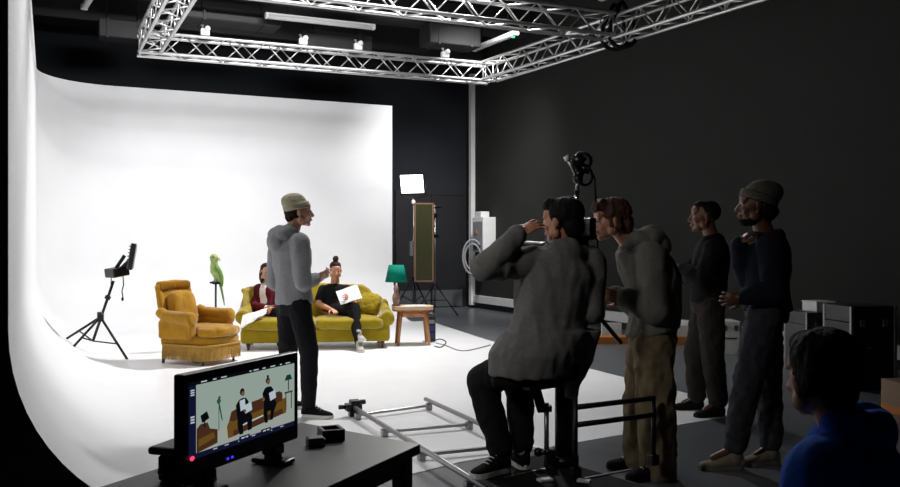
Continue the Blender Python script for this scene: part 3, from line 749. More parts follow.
# black box and small grey box
c = PL(331, 438.5, ZD)
bx = thing('black_box', 'black open-topped box on the desk right of the monitor', 'box', (c.x, c.y, ZD+.0005), -TH+.38)
w, d, h = .075, .085, .036
MB().box((0, 0, .004), (w, d, .008), .001).build('bottom', M['blackplastic'], bx)
for sx in (-1, 1): MB().box((sx*(w/2-.006), 0, h/2), (.012, d, h), .002).build('side', M['blackplastic'], bx)
for sy in (-1, 1): MB().box((0, sy*(d/2-.006), h/2), (w-.02, .012, h), .002).build('side', M['blackplastic'], bx)
c = PL(315.5, 445.5, ZD)
gb = thing('grey_box', 'small dark grey box beside the black open-topped box', 'box', (c.x, c.y, ZD+.0005), -TH+.38)
MB().box((0, 0, .0125), (.055, .05, .025), .004).build('body', mat('dim_grey_plastic', (92, 92, 92), .5, var=.05, scale=20), gb)
MB().box((0, 0, .026), (.048, .043, .003), .001).build('lid', mat('dim_grey_lid', (104, 104, 104), .5, var=.05, scale=20), gb)
# ================================================================== dolly track, dolly, camera
zr = .08
trk0 = PL(355, 408, zr); trk1 = PL(425.5, 399, zr)
tdir = ((PL(474, 484, zr)-trk0).normalized()+(PL(505, 434, zr)-trk1).normalized()).normalized()
gd = V((tdir.y, -tdir.x, 0)); gd = gd if gd.dot(trk1-trk0) > 0 else -gd
gauge = (trk1-trk0).dot(gd); sh = (trk1-trk0).dot(tdir)
track = thing('dolly_track', 'steel dolly track of two rails and cross bars on the white floor', 'track', (trk0.x, trk0.y, .005), math.atan2(tdir.y, tdir.x))
TL = 3.3
MB().tube([trk0, trk0+tdir*TL], .018, 12).build('rail', M['steel'], track, world=True)
MB().tube([trk1, trk0+gd*gauge+tdir*TL], .018, 12).build('rail', M['steel'], track, world=True)
for s in (.06, .75, 1.50, 2.25, 3.0):
    a = trk0+tdir*s; b = a+gd*gauge
    if s < .1: a = trk0+tdir*.08; b = trk1+tdir*.08
    c = (a+b)/2; dd = b-a
    MB().box(V((c.x, c.y, .04)), (dd.length+.03, .03, .022), .004, rot=RZ(math.atan2(dd.y, dd.x))).build('cross_bar', M['steel'], track, world=True)
    for q in (a, b):
        MB().box(V((q.x, q.y, .032)), (.05, .045, .05), .004, rot=RZ(math.atan2(tdir.y, tdir.x))).build('rail_shoe', M['steel'], track, world=True)
e = trk0-tdir*.05
st = thing('rail_stop', 'black clamp fixed on the far end of the left dolly rail', 'clamp', (e.x, e.y, .005), math.atan2(tdir.y, tdir.x))
MB().box((0, 0, .075), (.09, .13, .06), .01).build('body', M['blackplastic'], st)
MB().box((0, 0, .022), (.06, .07, .044), .006).build('base', M['blackplastic'], st)
MB().tube([(0, -.06, .08), (0, -.12, .08)], .018).tube([(0, .06, .11), (0, .10, .11)], .02).build('knob', M['blackplastic'], st)
MB().box((-.02, .02, .115), (.09, .08, .025), .006).build('jaw', M['blackmetal'], st)
# dolly deck
ZP = .14
dc = PL(560, 474, ZP)
dolly = thing('camera_dolly', 'black camera dolly with deck, seat post and hand rail on the track', 'dolly', (dc.x, dc.y, 0), math.atan2(tdir.y, tdir.x))
q0, q1, q2, q3 = PL(470, 470, ZP), PL(537, 453, ZP), PL(660, 489, ZP), PL(560, 520, ZP)
MB().prism([V((p.x, p.y, ZP-.04)) for p in (q0, q1, q2, q3)], (0, 0, .036)).build('deck', M['blackmetal'], dolly, world=True)
ins = [p.lerp((q0+q1+q2+q3)/4, .06) for p in (q0, q1, q2, q3)]
MB().prism([V((p.x, p.y, ZP-.005)) for p in ins], (0, 0, .005)).build('deck_mat', M['rubber'], dolly, world=True)
l0 = PL(590, 478, ZP); l1 = PL(640, 470, ZP)
for a, b in (((505, 478), (575, 463)), ((585, 479), (632, 470))):
    a = PL(*a, ZP); b = PL(*b, ZP)
    MB().box((a+b)/2+UP*.003, ((b-a).length, .018, .008), .002, rot=RZ(math.atan2(b.y-a.y, b.x-a.x))).build('trim_strip', M['steel'], dolly, world=True)
for p in (q0, q1, q2, q3):
    c = p.lerp((q0+q1+q2+q3)/4, .16)
    MB().tube([V((c.x, c.y, .05))+gd*.022, V((c.x, c.y, .05))-gd*.022], .046, 18).build('wheel', M['rubber'], dolly, world=True)
    MB().box(V((c.x, c.y, .077)), (.05, .02, .05), .003).build('wheel_bracket', M['blackmetal'], dolly, world=True)
Dc = 5.0
cb = P(564, 470, Dc); cb.z = ZP
MB().tube([cb, cb+UP*.62], .052, 20).tube([cb+UP*.0, cb+UP*.05], .085, 20).build('column', M['blackmetal'], dolly, world=True)
MB().tube([cb+UP*.6, cb+UP*1.02], .038, 18).build('column_riser', M['steel'], dolly, world=True)
MB().tube([cb+UP*.56, cb+UP*.63], .062, 20).build('column_collar', M['blackplastic'], dolly, world=True)
# seat
s0 = P(527, 379.5, 4.82)
seat_dir = rv
MB().box(s0+UP*-.0, (.40, .30, .045), .02, 3, rot=RZ(-TH), smooth=True).build('seat', M['rubber'], dolly, world=True)
MB().box((s0+cb)/2*1.0+V((0, 0, 0)) if False else V(((s0.x+cb.x)/2, (s0.y+cb.y)/2, s0.z-.045)), (.30, .06, .035), .006, rot=RZ(math.atan2(cb.y-s0.y, cb.x-s0.x))).build('seat_arm', M['blackmetal'], dolly, world=True)
# jack rod with clamp box and knobs
j = P(546.5, 480, 4.93); jz = lambda v: CH+(CV-v)/F*4.93
def jp(u, v): return P(u, v, 4.93)
MB().tube([V((j.x, j.y, ZP)), jp(546.5, 403)], .014, 10).build('jack_rod', M['steel'], dolly, world=True)
MB().prism([jp(531, 389), jp(541, 389), jp(546, 407), (jp(552, 406)), jp(552, 412), jp(538, 413)], dv*.05).build('jack_bracket', M['blackmetal'], dolly, world=True)
MB().tube([jp(531, 385), jp(541, 385)], .018).ell(jp(534, 385), (.022, .022, .022)).ell(jp(541, 385), (.016, .02, .02)).build('knob', M['blackplastic'], dolly, world=True)
MB().tube([jp(545, 384), jp(556, 384)], .014).ell(jp(547, 384), (.024, .024, .024)).build('knob', M['blackplastic'], dolly, world=True)
MB().box(jp(550, 456), (.06, .08, .09), .012, rot=RZ(-TH)).tube([jp(538, 452), jp(552, 452)], .02).build('rod_clamp', M['blackplastic'], dolly, world=True)
MB().ell(jp(538, 452), (.024, .026, .026)).build('knob', M['blackplastic'], dolly, world=True)
c = PL(545, 481, ZP); MB().box(V((c.x, c.y, ZP+.007)), (.08, .05, .014), .003, rot=RZ(-TH+.4)).build('foot_plate', M['whiteplastic'], dolly, world=True)
c = PL(584, 482, ZP); MB().box(V((c.x, c.y, ZP+.007)), (.07, .04, .014), .003, rot=RZ(-TH-.4)).build('foot_plate', M['whiteplastic'], dolly, world=True)
# hand rail
hz1, hz2 = .52, .425
Da = 4.70
ha = P(575.5, 400, Da); ha.z = 0
hb = P(653.5, 400, 4.98); hb.z = 0
for q, tp in ((ha, .60), (hb, .53)):
    MB().tube([q+UP*ZP, q+UP*tp], .013, 12).build('rail_post', M['blackmetal'], dolly, world=True)
for z in (hz1, hz2):
    MB().tube([ha+UP*z, hb+UP*z], .015, 12).build('hand_rail', M['blackmetal'], dolly, world=True)
MB().box(ha+UP*(ZP+.03), (.05, .05, .06), .006).build('post_socket', M['blackmetal'], dolly, world=True)
MB().box(hb+UP*(ZP+.03), (.05, .05, .06), .006).build('post_socket', M['blackmetal'], dolly, world=True)
# camera on the column
cf = CD(-.66, .75); R = frame(cf)
c0 = cb+UP*1.02
camr = thing('film_camera', 'black film camera with monitor and arm in front of the seated operator', 'camera', (c0.x, c0.y, c0.z+.0005), math.atan2(cf.y, cf.x)-PI/2)
Cc_ = c0+UP*.2
MB().lathe([(.09, 0), (.09, .03), (.055, .05), (.06, .09)], c0, 20).build('fluid_head', M['blackmetal'], camr, world=True)
MB().box(Cc_-R @ V((0, .02, 0)), (.12, .24, .17), .015, rot=R).build('body', M['blackplastic'], camr, world=True)
MB().tube([Cc_+R @ V((0, .1, 0)), Cc_+R @ V((0, .15, 0)), Cc_+R @ V((0, .29, 0))], [.055, .05, .055], 20).build('lens', M['blackmetal'], camr, world=True)
MB().box(Cc_+R @ V((0, .33, 0)), (.15, .06, .12), .006, rot=R).build('matte_box', M['blackplastic'], camr, world=True)
MB().tube([Cc_+R @ V((0, .08, .085)), Cc_+R @ V((0, .08, .13)), Cc_+R @ V((0, -.1, .13)), Cc_+R @ V((0, -.1, .085))], .012).build('top_handle', M['blackmetal'], camr, world=True)
Dm = 5.0
mp_ = P(585.5, 229, Dm); mR = frame(CD(.86, .42))
MB().box(mp_, (.15, .045, .125), .006, rot=mR).build('side_monitor', M['blackplastic'], camr, world=True)
MB().box(mp_+mR @ V((0, .0235, 0)), (.13, .003, .1), .001, rot=mR).build('side_screen', mat('dim_screen', (120, 132, 138), .2, emit=1.6), camr, world=True)
for k in range(3): MB().box(P(579.5, 224+5*k, Dm-.03), (.012, .012, .014), .002).build('button', M['steel'], camr, world=True)
def arm(pts, r, nm, m): MB().tube([P(u, v, Dm) for u, v in pts], r, 10).build(nm, m, camr, world=True)
arm([(583, 248), (577, 236), (576.5, 206)], .013, 'arm', M['blackmetal'])
arm([(576.5, 209), (576.8, 190)], .016, 'arm_sleeve', M['chrome'])
arm([(577, 191), (578, 180)], .011, 'arm', M['steel'])
MB().ell(P(578, 179, Dm), (.03, .03, .03)).build('arm_joint', M['blackmetal'], camr, world=True)
arm([(578, 179), (572, 167), (566.5, 158)], .009, 'rod', M['steel'])
MB().tube([P(568, 160.5, Dm), P(565.5, 156, Dm)], .016, 10).build('rod_tip', M['whiteplastic'], camr, world=True)
for a, b, r in (((574, 157), (583, 164), .04), ((580, 168), (589, 170), .03), ((575, 172), (583, 176), .025)):
    MB().tube([P(*a, Dm+.02), P(*b, Dm+.02)], r, 12).build('clamp_body', M['blackplastic'], camr, world=True)
def loop(c, rx, ry, tw=.05, n=26): return [P(c[0]+rx*math.cos(2*PI*i/n), c[1]+ry*math.sin(2*PI*i/n), Dm+tw*math.sin(4*PI*i/n)) for i in range(n)]
MB().tube(loop((582, 161), 9, 8), .010, 8, closed=True).build('cable_coil', M['rubber'], camr, world=True)
MB().tube(loop((585, 176), 7, 9), .009, 8, closed=True).build('cable_coil', M['rubber'], camr, world=True)
MB().tube([P(590, 170, Dm), P(594.5, 178, Dm), P(596, 205, Dm+.25), P(597, 240, Dm+.25), P(600, 268, Dm+.2), P(594, 290, Dm+.1)], .006, 8).build('cable', M['rubber'], camr, world=True)
MB().tube([P(588, 246, Dm), P(598, 250, Dm), P(603, 262, Dm), P(602, 280, Dm), P(592, 296, Dm+.05), P(582, 300, Dm+.1)], .011, 8).build('cable', M['rubber'], camr, world=True)
MB().box(P(582, 250, Dm+.03), (.12, .1, .06), .01, rot=R).build('battery', M['blackplastic'], camr, world=True)
MB().tube([P(583, 262, 5.02), P(600, 318, 5.12), P(621, 343, 5.2)], .014, 10).build('pan_handle', M['blackmetal'], camr, world=True)
# ================================================================== right hand clutter
D = 12.4
def gbox(name, label, cat, u0, u1, D, z1, dep, m, rz=0, z0=0, grp=None):
    a = P(u0, 300, D); b = P(u1, 300, D); c = (a+b)/2
    t = thing(name, label, cat, (c.x, c.y, z0), -TH+rz, grp)
    w = (b-a).length
    return t, w
t, w = gbox('timber_plank', 'long orange timber plank lying on the floor by the right wall', 'plank', 583, 690, 12.3, .1, .3, None)
MB().box((0, 0, .05), (w, .3, .1), .004).build('board', M['ply'], t)
t, w = gbox('white_board', 'white board leaning edge-up behind the orange plank, behind the leaning man', 'board', 602, 622, 12.75, .1, .3, None)
MB().box((0, .05, .12), (w, .05, .24), .004).build('board', M['whiteplastic'], t)
t, w = gbox('white_carton', 'white carton on the orange plank behind the man with folded arms', 'box', 673, 690, 12.3, .1, .3, None, z0=.101)
MB().box((0, 0, .07), (w, .2, .14), .004).build('carton', M['cloth'], t)
MB().box((0, 0, .142), (w+.008, .208, .02), .003).build('lid', M['whiteplastic'], t)
def flight(name, label, u0, u1, D, h, dep, m, rz=0, z0=0.0):
    t, w = gbox(name, label, 'case', u0, u1, D, h, dep, m, rz, z0, 'equipment cases by the right wall')
    MB().box((0, 0, h*.4), (w, dep, h*.8), .006).build('body', m, t)
    MB().box((0, 0, h*.9+.002), (w, dep, h*.2-.004), .006).build('lid', m, t)
    for sx in (-1, 1):
        for sy in (-1, 1):
            MB().box((sx*(w/2-.008), sy*(dep/2-.008), h/2), (.03, .03, h-.004), .004).build('corner_bar', M['steel'], t)
        MB().box((sx*w*.25, -dep/2-.006, h*.8), (.05, .012, .07), .003).build('latch', M['steel'], t)
    MB().tube([(-.07, -dep/2-.004, h*.5), (-.06, -dep/2-.035, h*.5), (.06, -dep/2-.035, h*.5), (.07, -dep/2-.004, h*.5)], .008).build('handle', M['blackmetal'], t)
    return t, w
flight('flight_case', 'pale flight case with metal latches between the two standing men', 715, 736, 11.2, .42, .4, mat('pale_case', (220, 220, 216), .5, var=.05))
flight('flight_case', 'grey flight case behind the man in the grey-brown knit hat', 794, 839, 9.6, .66, .45, mat('grey_case', (70, 72, 74), .5, var=.08, scale=8), .15)
t, w = gbox('white_box', 'white box lying on top of the grey flight case', 'box', 808, 829, 9.6, .1, .3, None, .25, .661)
MB().box((0, 0, .05), (w, .25, .1), .006).build('body', M['whiteplastic'], t); MB().box((0, 0, .104), (w+.01, .26, .016), .003).build('lid', M['whiteplastic'], t)
flight('flight_case', 'tall black flight case at the far right behind the seated man', 836, 882, 8.6, .80, .5, M['blackplastic'], .1)
t, w = gbox('beige_carton', 'beige carton at the right edge of the view', 'box', 891, 915, 7.2, .3, .3, None, .1, 0)
MB().box((0, 0, .17), (w, .3, .2), .004).build('carton', mat('beige_card', (150, 130, 110), .7, var=.05), t); MB().box((0, 0, .035), (w, .3, .07), .004).build('base', M['ply'], t)
# ================================================================== people
def seg(m, a, b, ra, rb): m.cap(a, b, ra, rb)
def chain(m, pts, rs):
    for i in range(len(pts)-1): m.cap(pts[i], pts[i+1], rs[i], rs[i+1])
def hand(m, w, d, nrm, thumb=1, s=1.0, curl=.5, spread=.12):
    """palm, four fingers of unequal length and a thumb; nrm = the way the palm faces"""
    d = V(d).normalized(); nrm = V(nrm); nrm = (nrm-d*nrm.dot(d)).normalized(); sd = d.cross(nrm)*thumb
    Rm = Matrix((sd, d, nrm)).transposed()
    m.cap(w-d*.02*s, w+d*.03*s, .026*s, .027*s)
    m.ell(w+d*.058*s, (.042*s, .05*s, .017*s), rot=Rm)
    for i, (ln, off) in enumerate(((.072, .031), (.082, .0105), (.077, -.0105), (.060, -.031))):
        b = w+d*(.092-.004*abs(i-1.2))*s+sd*off*s; a = (i-1.5)*-spread
        dd = (d*math.cos(a)+sd*math.sin(a)).normalized(); ang = curl*.35; p = b; r = .0088*s
        m.cap(b-d*.03*s, b, .0105*s, .0098*s)
        for k, fr in enumerate((.45, .32, .23)):
            q = p+(dd*math.cos(ang)+nrm*math.sin(ang))*ln*fr*s
            m.cap(p, q, r, r*.92); p = q; r *= .92; ang += curl*(.8-.1*i*0)
    b = w+d*.025*s+sd*.03*s+nrm*.006
    q = b+(d*.62+sd*.70+nrm*.3).normalized()*.042*s; m.cap(b, q, .0135*s, .0115*s)
    q2 = q+(d*.86+sd*.2+nrm*.45).normalized()*.032*s; m.cap(q, q2, .011*s, .0095*s)
    return p
def head_parts(m, c, R, s=1.0, beard=0):
    def Lx(x, y, z): return c+R @ V((x, y, z))*s
    def E(p, r, rot=None): m.ell(Lx(*p), [q*s for q in r], rot=R if rot is None else R @ rot)
    E((0, -.018, .032), (.074, .094, .084)); E((0, .03, -.02), (.062, .066, .085)); E((0, .045, -.082), (.045, .036, .03))
    E((0, .072, -.1), (.021, .02, .017)); E((0, .062, .045), (.055, .034, .04))
    m.cap(Lx(0, .09, .012), Lx(0, .112, -.03), .009*s, .0135*s)
    E((-.012, .1, -.035), (.009, .01, .008)); E((.012, .1, -.035), (.009, .01, .008))
    m.cap(Lx(-.038, .078, .025), Lx(.038, .078, .025), .013*s, .013*s)
    E((0, .091, -.058), (.022, .011, .007)); E((0, .089, -.071), (.019, .011, .0075))
    for k in (-1, 1):
        E((k*.036, .064, -.03), (.024, .024, .024)); E((k*.06, .01, -.065), (.018, .03, .03))
        E((k*.077, -.008, -.008), (.009, .02, .031), RZ(k*-.35)); E((k*.076, -.004, -.034), (.007, .011, .012))
def fold(amp=.006, f=9., seed=0., st=.45):
    o = V((seed*3.1, seed*1.7, seed))
    def fn(c, n):
        q = V((c.x*f, c.y*f, c.z*f*st))+o
        a = noise.noise(q); b = noise.noise(q*2.3+V((5, 1, 2)))
        return amp*(1-2.2*abs(a))*.8+amp*.5*b
    return fn
def person(label, J, f, hf, skin, hair=None, group=None, gz=0.0, W=1.0, hs=1.0, voxel=.006, hands=None, root=None, build=1.0):
    """J: joints in world space; f: way the chest faces; hf: way the face looks"""
    t = thing('person', label, 'person', root or (J['pelvis'].x, J['pelvis'].y, gz))
    S_ = (J['neck']-J['pelvis']); Ln = S_.length; S = S_/Ln
    Rr = (J['shR']-J['shL']).normalized(); Rh = (J['hipR']-J['hipL']).normalized()
    def tors(g, t0=-.16, t1=1.0, flare=0.):
        rs = []
        for tt, a, b in ((-.16, .14, .10), (0, .163, .115), (.18, .150, .108), (.36, .138, .102), (.58, .158, .118), (.76, .168, .116), (.88, .150, .095), (.96, .095, .075), (1.03, .058, .056)):
            if tt < t0-.001 or tt > t1+.04: continue
            k = max(0, min(1, tt)); Rx = Rh.lerp(Rr, k); Rx = (Rx-S*Rx.dot(S)).normalized(); Fx = S.cross(Rx)
            c = J['pelvis']+S*Ln*tt
            if 'mid' in J: c += J['mid']*math.sin(PI*k)
            gg = g+flare*max(0, (.4-tt))
            rs.append((c, Rx*(a*W*build+gg), Fx*(b*build+gg)))
        return rs
    R = frame(hf)
    hc = J['head']
    # ---- body
    m = MB(); m.loft(tors(0), 22)
    m.cap(J['neck']-S*.02, J['neck'].lerp(hc, .6), .062*build, .056)
    head_parts(m, hc, R, hs)
    for k, sg in (('L', -1), ('R', 1)):
        m.cap(J['neck'].lerp(J['sh'+k], .35)-S*.035, J['sh'+k], .05, .058*build)
        m.cap(J['sh'+k], J['el'+k], .052*build, .042); m.cap(J['el'+k], J['el'+k].lerp(J['wr'+k], .35), .042, .041); m.cap(J['el'+k].lerp(J['wr'+k], .35), J['wr'+k], .041, .027)
        h = (hands or {}).get(k, {})
        d = h.get('d', J['wr'+k]-J['el'+k]); nrm = h.get('n', -Rr*sg)
        hand(m, J['wr'+k], d, nrm, h.get('t', -sg), h.get('s', 1.), h.get('c', .5), h.get('sp', .12))
        m.cap(J['hip'+k], J['kn'+k], .085*build, .055); m.cap(J['kn'+k], J['kn'+k].lerp(J['an'+k], .35), .055, .054); m.cap(J['kn'+k].lerp(J['an'+k], .35), J['an'+k], .054, .038)
        m.cap(J['an'+k]-UP*.015, J['an'+k].lerp(J['to'+k], .62)-UP*.012, .03, .02)
    m.bake('body', M[skin], t, voxel=voxel, smooth=3)
    for k in (-1, 1):
        c = hc+R @ V((k*.031, .0795, .002))*hs
        e = MB().ell(c, (.0125*hs,)*3).build('eye', M['eyewhite'], t, world=True)
        MB().ell(c+R @ V((0, .0075, 0))*hs, (.0082*hs,)*3, n=10).build('iris', M['iris'], e, world=True)
    MB().loft([(hc+R @ V((x, y, -.0635+dz))*hs, R @ V((0, .0055*w, 0)), R @ V((0, 0, .0065*w))) for x, y, w, dz in ((-.021, .091, .2, 0), (-.01, .099, .9, .0), (0, .1015, 1, -.001), (.01, .099, .9, .0), (.021, .091, .2, 0))], 10).build('lips', M['lips'] if skin != 'skinbrown' else M['skinbrown'], t, world=True)
    A = dict(t=t, tors=tors, S=S, Rr=Rr, R=R, hc=hc, J=J, Ln=Ln, hs=hs, build=build, W=W, voxel=voxel)
    return A
def top(A, name, m, g=.024, t0=-.1, sleeve=(.075, .058, .045), to=1.0, hood=None, flare=0., amp=.008, seed=1., collar=True, extra=None, t1=.96):
    J = A['J']; S = A['S']; b = MB(); bd = A['build']
    b.loft(A['tors'](g, t0, t1, flare), 26)
    for k in 'LR':
        b.cap(J['neck'].lerp(J['sh'+k], .3)-S*.05, J['sh'+k], .05+g*.6, sleeve[0]*bd)
        e = J['el'+k]; w = J['el'+k].lerp(J['wr'+k], min(1, to)*.96) if to > .2 else None
        if w is None:
            b.cap(J['sh'+k], J['sh'+k].lerp(e, .62), sleeve[0]*bd, sleeve[1]*bd*1.08)
        else:
            b.cap(J['sh'+k], e, sleeve[0]*bd, sleeve[1]*bd); b.cap(e, e.lerp(w, .5), sleeve[1]*bd, sleeve[1]*bd*.95); b.cap(e.lerp(w, .5), w, sleeve[1]*bd*.95, sleeve[2])
    if collar:
        c = J['neck']-S*.01; n = 18; X = (A['Rr']-S*A['Rr'].dot(S)).normalized(); Y = S.cross(X)
        b.tube([c+X*(.072*math.cos(2*PI*i/n))+Y*(.07*math.sin(2*PI*i/n)) for i in range(n)], .026, 10, closed=True)
    if hood:
        for p, r in hood:
            X = (A['Rr']-S*A['Rr'].dot(S)).normalized(); Y = S.cross(X); Rm = Matrix((X, Y, S)).transposed()
            b.ell(J['neck']+Rm @ V(p), r, rot=Rm)
    if extra: extra(b)
    return b.bake(name, M[m], A['t'], voxel=max(.008, A['voxel']), smooth=5, disp=fold(amp, 9, seed))
def trousers(A, m, g=.02, r=(.105, .078, .062), amp=.008, seed=2., hem=.97, name='trousers', crotch=True, f=11):
    J = A['J']; S = A['S']; b = MB(); bd = A['build']
    b.loft(A['tors'](g*.8, -.16, .2), 24)
    for k in 'LR':
        e = J['kn'+k].lerp(J['an'+k], hem)
        b.cap(J['hip'+k]+S*.03, J['kn'+k], r[0]*bd, r[1]*bd); b.cap(J['kn'+k], J['kn'+k].lerp(e, .5), r[1]*bd, (r[1]+r[2])/2*bd*1.02); b.cap(J['kn'+k].lerp(e, .5), e, (r[1]+r[2])/2*bd*1.02, r[2])
    return b.bake(name, M[m], A['t'], voxel=max(.008, A['voxel']), smooth=5, disp=fold(amp, f, seed, .8))
def shoe(A, k, gz, up, sole, high=False, s=1.0, patch=None, laces=True):
    J = A['J']; an = J['an'+k]; to = J['to'+k]
    d = V((to.x-an.x, to.y-an.y, 0)).normalized(); sd = V((d.y, -d.x, 0))
    heel = V((an.x, an.y, gz))-d*.055*s; L = max(.265*s, (V((to.x, to.y, gz))-heel).length)
    b = MB(); rings = []
    prof = ((0, .028, .062, 0), (.05, .036, .082, 0), (.2, .040, .09, 0), (.38, .043, .086, 0), (.52, .046, .068, 0), (.68, .048, .050, 0), (.86, .044, .040, 0), (.96, .032, .032, 0), (1.0, .016, .024, 0))
    for tt, w, h, zc in prof:
        c = heel+d*L*tt+UP*(.010+h*.5); rings.append((c, sd*w*s, UP*h*.56))
    b.loft(rings, 18); b.cap(V((an.x, an.y, gz+.06))+d*.005, V((an.x, an.y, gz+(.145 if high else .1))),   .048*s, .05*s)
    o = b.bake('shoe', M[up], A['t'], voxel=.006, smooth=4)
    o.name = 'shoe'
    out = []; n = 30
    wf = ((0, .0), (.03, .024), (.12, .034), (.35, .036), (.55, .043), (.75, .049), (.9, .042), (.98, .024), (1.0, .0))
    for i, (tt, w) in enumerate(wf): out.append(heel+d*L*(tt*1.02-.01)+sd*(w+.003)*s)
    for tt, w in wf[-2:0:-1]: out.append(heel+d*L*(tt*1.02-.01)-sd*(w+.003)*s)
    out = [V((p.x, p.y, gz+.001)) for p in out]
    MB().prism(out, (0, 0, .026)).build('sole', M[sole], o, world=True)
    if patch:
        p = V((an.x, an.y, gz+.10))+patch[0]*.046
        Rm = frame(patch[0])
        MB().tube([p-patch[0]*.004, p+patch[0]*.003], .02, 16).build('ankle_patch', M['whitesole'], o, world=True)
    if laces:
        lb = MB()
        for i in range(4):
            c = heel+d*L*(.40+.075*i)+UP*(.104-.0125*i)
            lb.tube([c-sd*.022, c+UP*.004, c+sd*.022], .0035, 6)
        lb.build('laces', M['whitesole'] if up == 'blackcloth' else M['greyrubber'], o, world=True)
    return o
def cap_hair(A, m, parts, voxel=.006, amp=.006, f=40, name='hair'):
    b = MB(); R = A['R']; hc = A['hc']; s = A['hs']
    for p, r in parts: b.ell(hc+R @ V(p)*s, [q*s for q in r], rot=R)
    def fn(c, n):
        q = R.transposed() @ (c-hc)
        return amp*noise.noise(V((q.x*f, q.y*f, q.z*f*.3)))+amp*.5*noise.noise(q*f*2)
    return b.bake(name, M[m], A['t'], voxel=voxel, smooth=2, disp=fn)
SHORT = [((0, -.03, .045), (.083, .098, .085)), ((0, .035, .092), (.06, .06, .038)), ((0, -.075, -.03), (.06, .05, .055))]
def beanie(A, m, tilt=.25, h=.125, slouch=.0, r=.088, low=.03):
    b = MB(); R = A['R'] @ RX(tilt); hc = A['hc']; s = A['hs']
    o = hc+A['R'] @ V((0, -.018, low))*s
    prof = [(.0, 1.0, 1.12), (.25, 1.05, 1.17), (.45, 1.03, 1.15), (.65, .95, 1.06), (.8, .82, .92), (.92, .58, .66), (.98, .32, .38), (1.0, .1, .12)]
    b.loft([(o+R @ V((0, -.03*slouch*t_-.012*t_, h*t_))*s, R @ V((r*a, 0, 0))*s, R @ V((0, r*bb, 0))*s) for t_, a, bb in prof], 30)
    ob = b.bake('beanie', M[m], A['t'], voxel=.006, smooth=3, disp=fold(.003, 25, 3.))
    c = MB(); n = 40
    rings = []
    pr = [(.095, -.012), (.099, .0), (.099, .03), (.094, .042), (.085, .03), (.085, -.005)]
    vs = []; fs = []
    for q_, z in pr:
        for k in range(n):
            a = 2*PI*k/n; rib = 1+.012*math.cos(k*PI)
            vs.append(o+R @ V((q_*r/.088*rib*math.cos(a), 1.12*q_*r/.088*rib*math.sin(a), z))*s)
    for i in range(len(pr)):
        j = (i+1) % len(pr)
        for k in range(n): fs.append([i*n+k, i*n+(k+1) % n, j*n+(k+1) % n, j*n+k])
    c.add(vs, fs).build('turn_up', M[m], ob, world=True)
    return ob
def Jw(d): return {k: (P(*v) if isinstance(v, tuple) else v) for k, v in d.items()}
# ---- director in the middle ------------------------------------------------
J = Jw(dict(pelvis=(294, 303, 7.1), neck=(290, 235, 7.1), head=(299, 212, 7.12), shL=(279, 243, 7.25), shR=(300, 243, 6.96), elL=(274, 282, 7.30), elR=(303, 283.5, 6.88),
    wrL=(292, 292, 7.42), wrR=(315, 278.5, 7.08), hipL=(289, 308, 7.19), hipR=(299, 308, 7.02), knL=(288, 354, 7.27), knR=(309.5, 354, 7.0), anL=(284, 401, 7.36), anR=(308.5, 405, 7.03), toL=(298, 410, 7.4), toR=(330, 415, 6.98)))
ff = CD(.87, .5)
A = person('person in a pale khaki hat and grey hoodie standing mid-set with one hand raised', J, ff, CD(.96, .28)+UP*.02, 'skinlight', W=.95, hands={'R': dict(d=CD(.8, .45)+UP*.35, n=CD(.3, .5)+UP*.6, c=.7)})
cap_hair(A, 'hairbrown', [((0, -.045, .0), (.08, .075, .07)), ((0, -.07, -.045), (.062, .045, .04))])
beanie(A, 'beanie', .20, .128, .5, .086, .030)
top(A, 'hoodie', 'hoodgrey', .03, -.03, (.080, .064, .05), hood=[((0, -.095, .01), (.13, .075, .065)), ((-.075, -.05, .03), (.06, .08, .05)), ((.075, -.05, .03), (.06, .08, .05)), ((0, -.14, -.05), (.085, .05, .075))], amp=.010, seed=1.)
trousers(A, 'blackdenim', .016, (.098, .074, .056), .006, 2.)
for k in 'LR': shoe(A, k, .005, 'blackcloth', 'whitesole', True)
# ---- seated woman, right ---------------------------------------------------
fw = CD(.3, -.95)
J = Jw(dict(pelvis=(334, 309, 12.15), neck=(335, 283.5, 12.2), head=(335.5, 270.3, 12.08), shL=(347.5, 290, 12.1), shR=(323, 290, 12.25), elL=(354, 303, 11.95), elR=(318.5, 304, 12.1),
    wrL=(349, 299, 11.75), wrR=(331, 309.5, 11.85), hipL=(338, 311, 12.08), hipR=(329, 311, 12.15), knL=(355, 308, 11.68), knR=(352, 312, 11.7), anL=(358, 334, 11.45), anR=(359.5, 345, 11.33), toL=(363, 339, 11.3), toR=(362, 352, 11.15)))
A = person('person in black T-shirt with a hair bun sitting on the sofa holding pages', J, fw, CD(.25, -.93)+UP*-.22, 'skintan', W=.9, voxel=.007, hands={'L': dict(c=.9), 'R': dict(c=.9, n=UP*-1)}, gz=.005)
cap_hair(A, 'hairbrown', [((0, -.03, .045), (.08, .09, .078)), ((0, .02, .09), (.06, .06, .035)), ((0, -.02, .155), (.043, .043, .045))])
top(A, 't_shirt', 'blackcloth', .018, -.06, (.07, .062, .05), to=0, amp=.006, seed=4., collar=False)
trousers(A, 'blackcloth', .012, (.09, .07, .05), .005, 5., .93)
shoe(A, 'R', .005, 'sneaker', 'whitesole', False, .95); 
gz_l = A['J']['toL'].z-.03
shoe(A, 'L', gz_l, 'sneaker', 'whitesole', False, .95)
pg = MB(); c = P(349, 294.5, 11.7); Rp = frame(CD(.1, -.8)+UP*.6)
vs = []
for i in range(7):
    for j in range(5):
        x = (i/6-.5)*.30; z = (j/4-.5)*.21; vs.append(c+Rp @ (RY(.32) @ V((x, .012*math.sin(i*.9)+.01*z, z))))
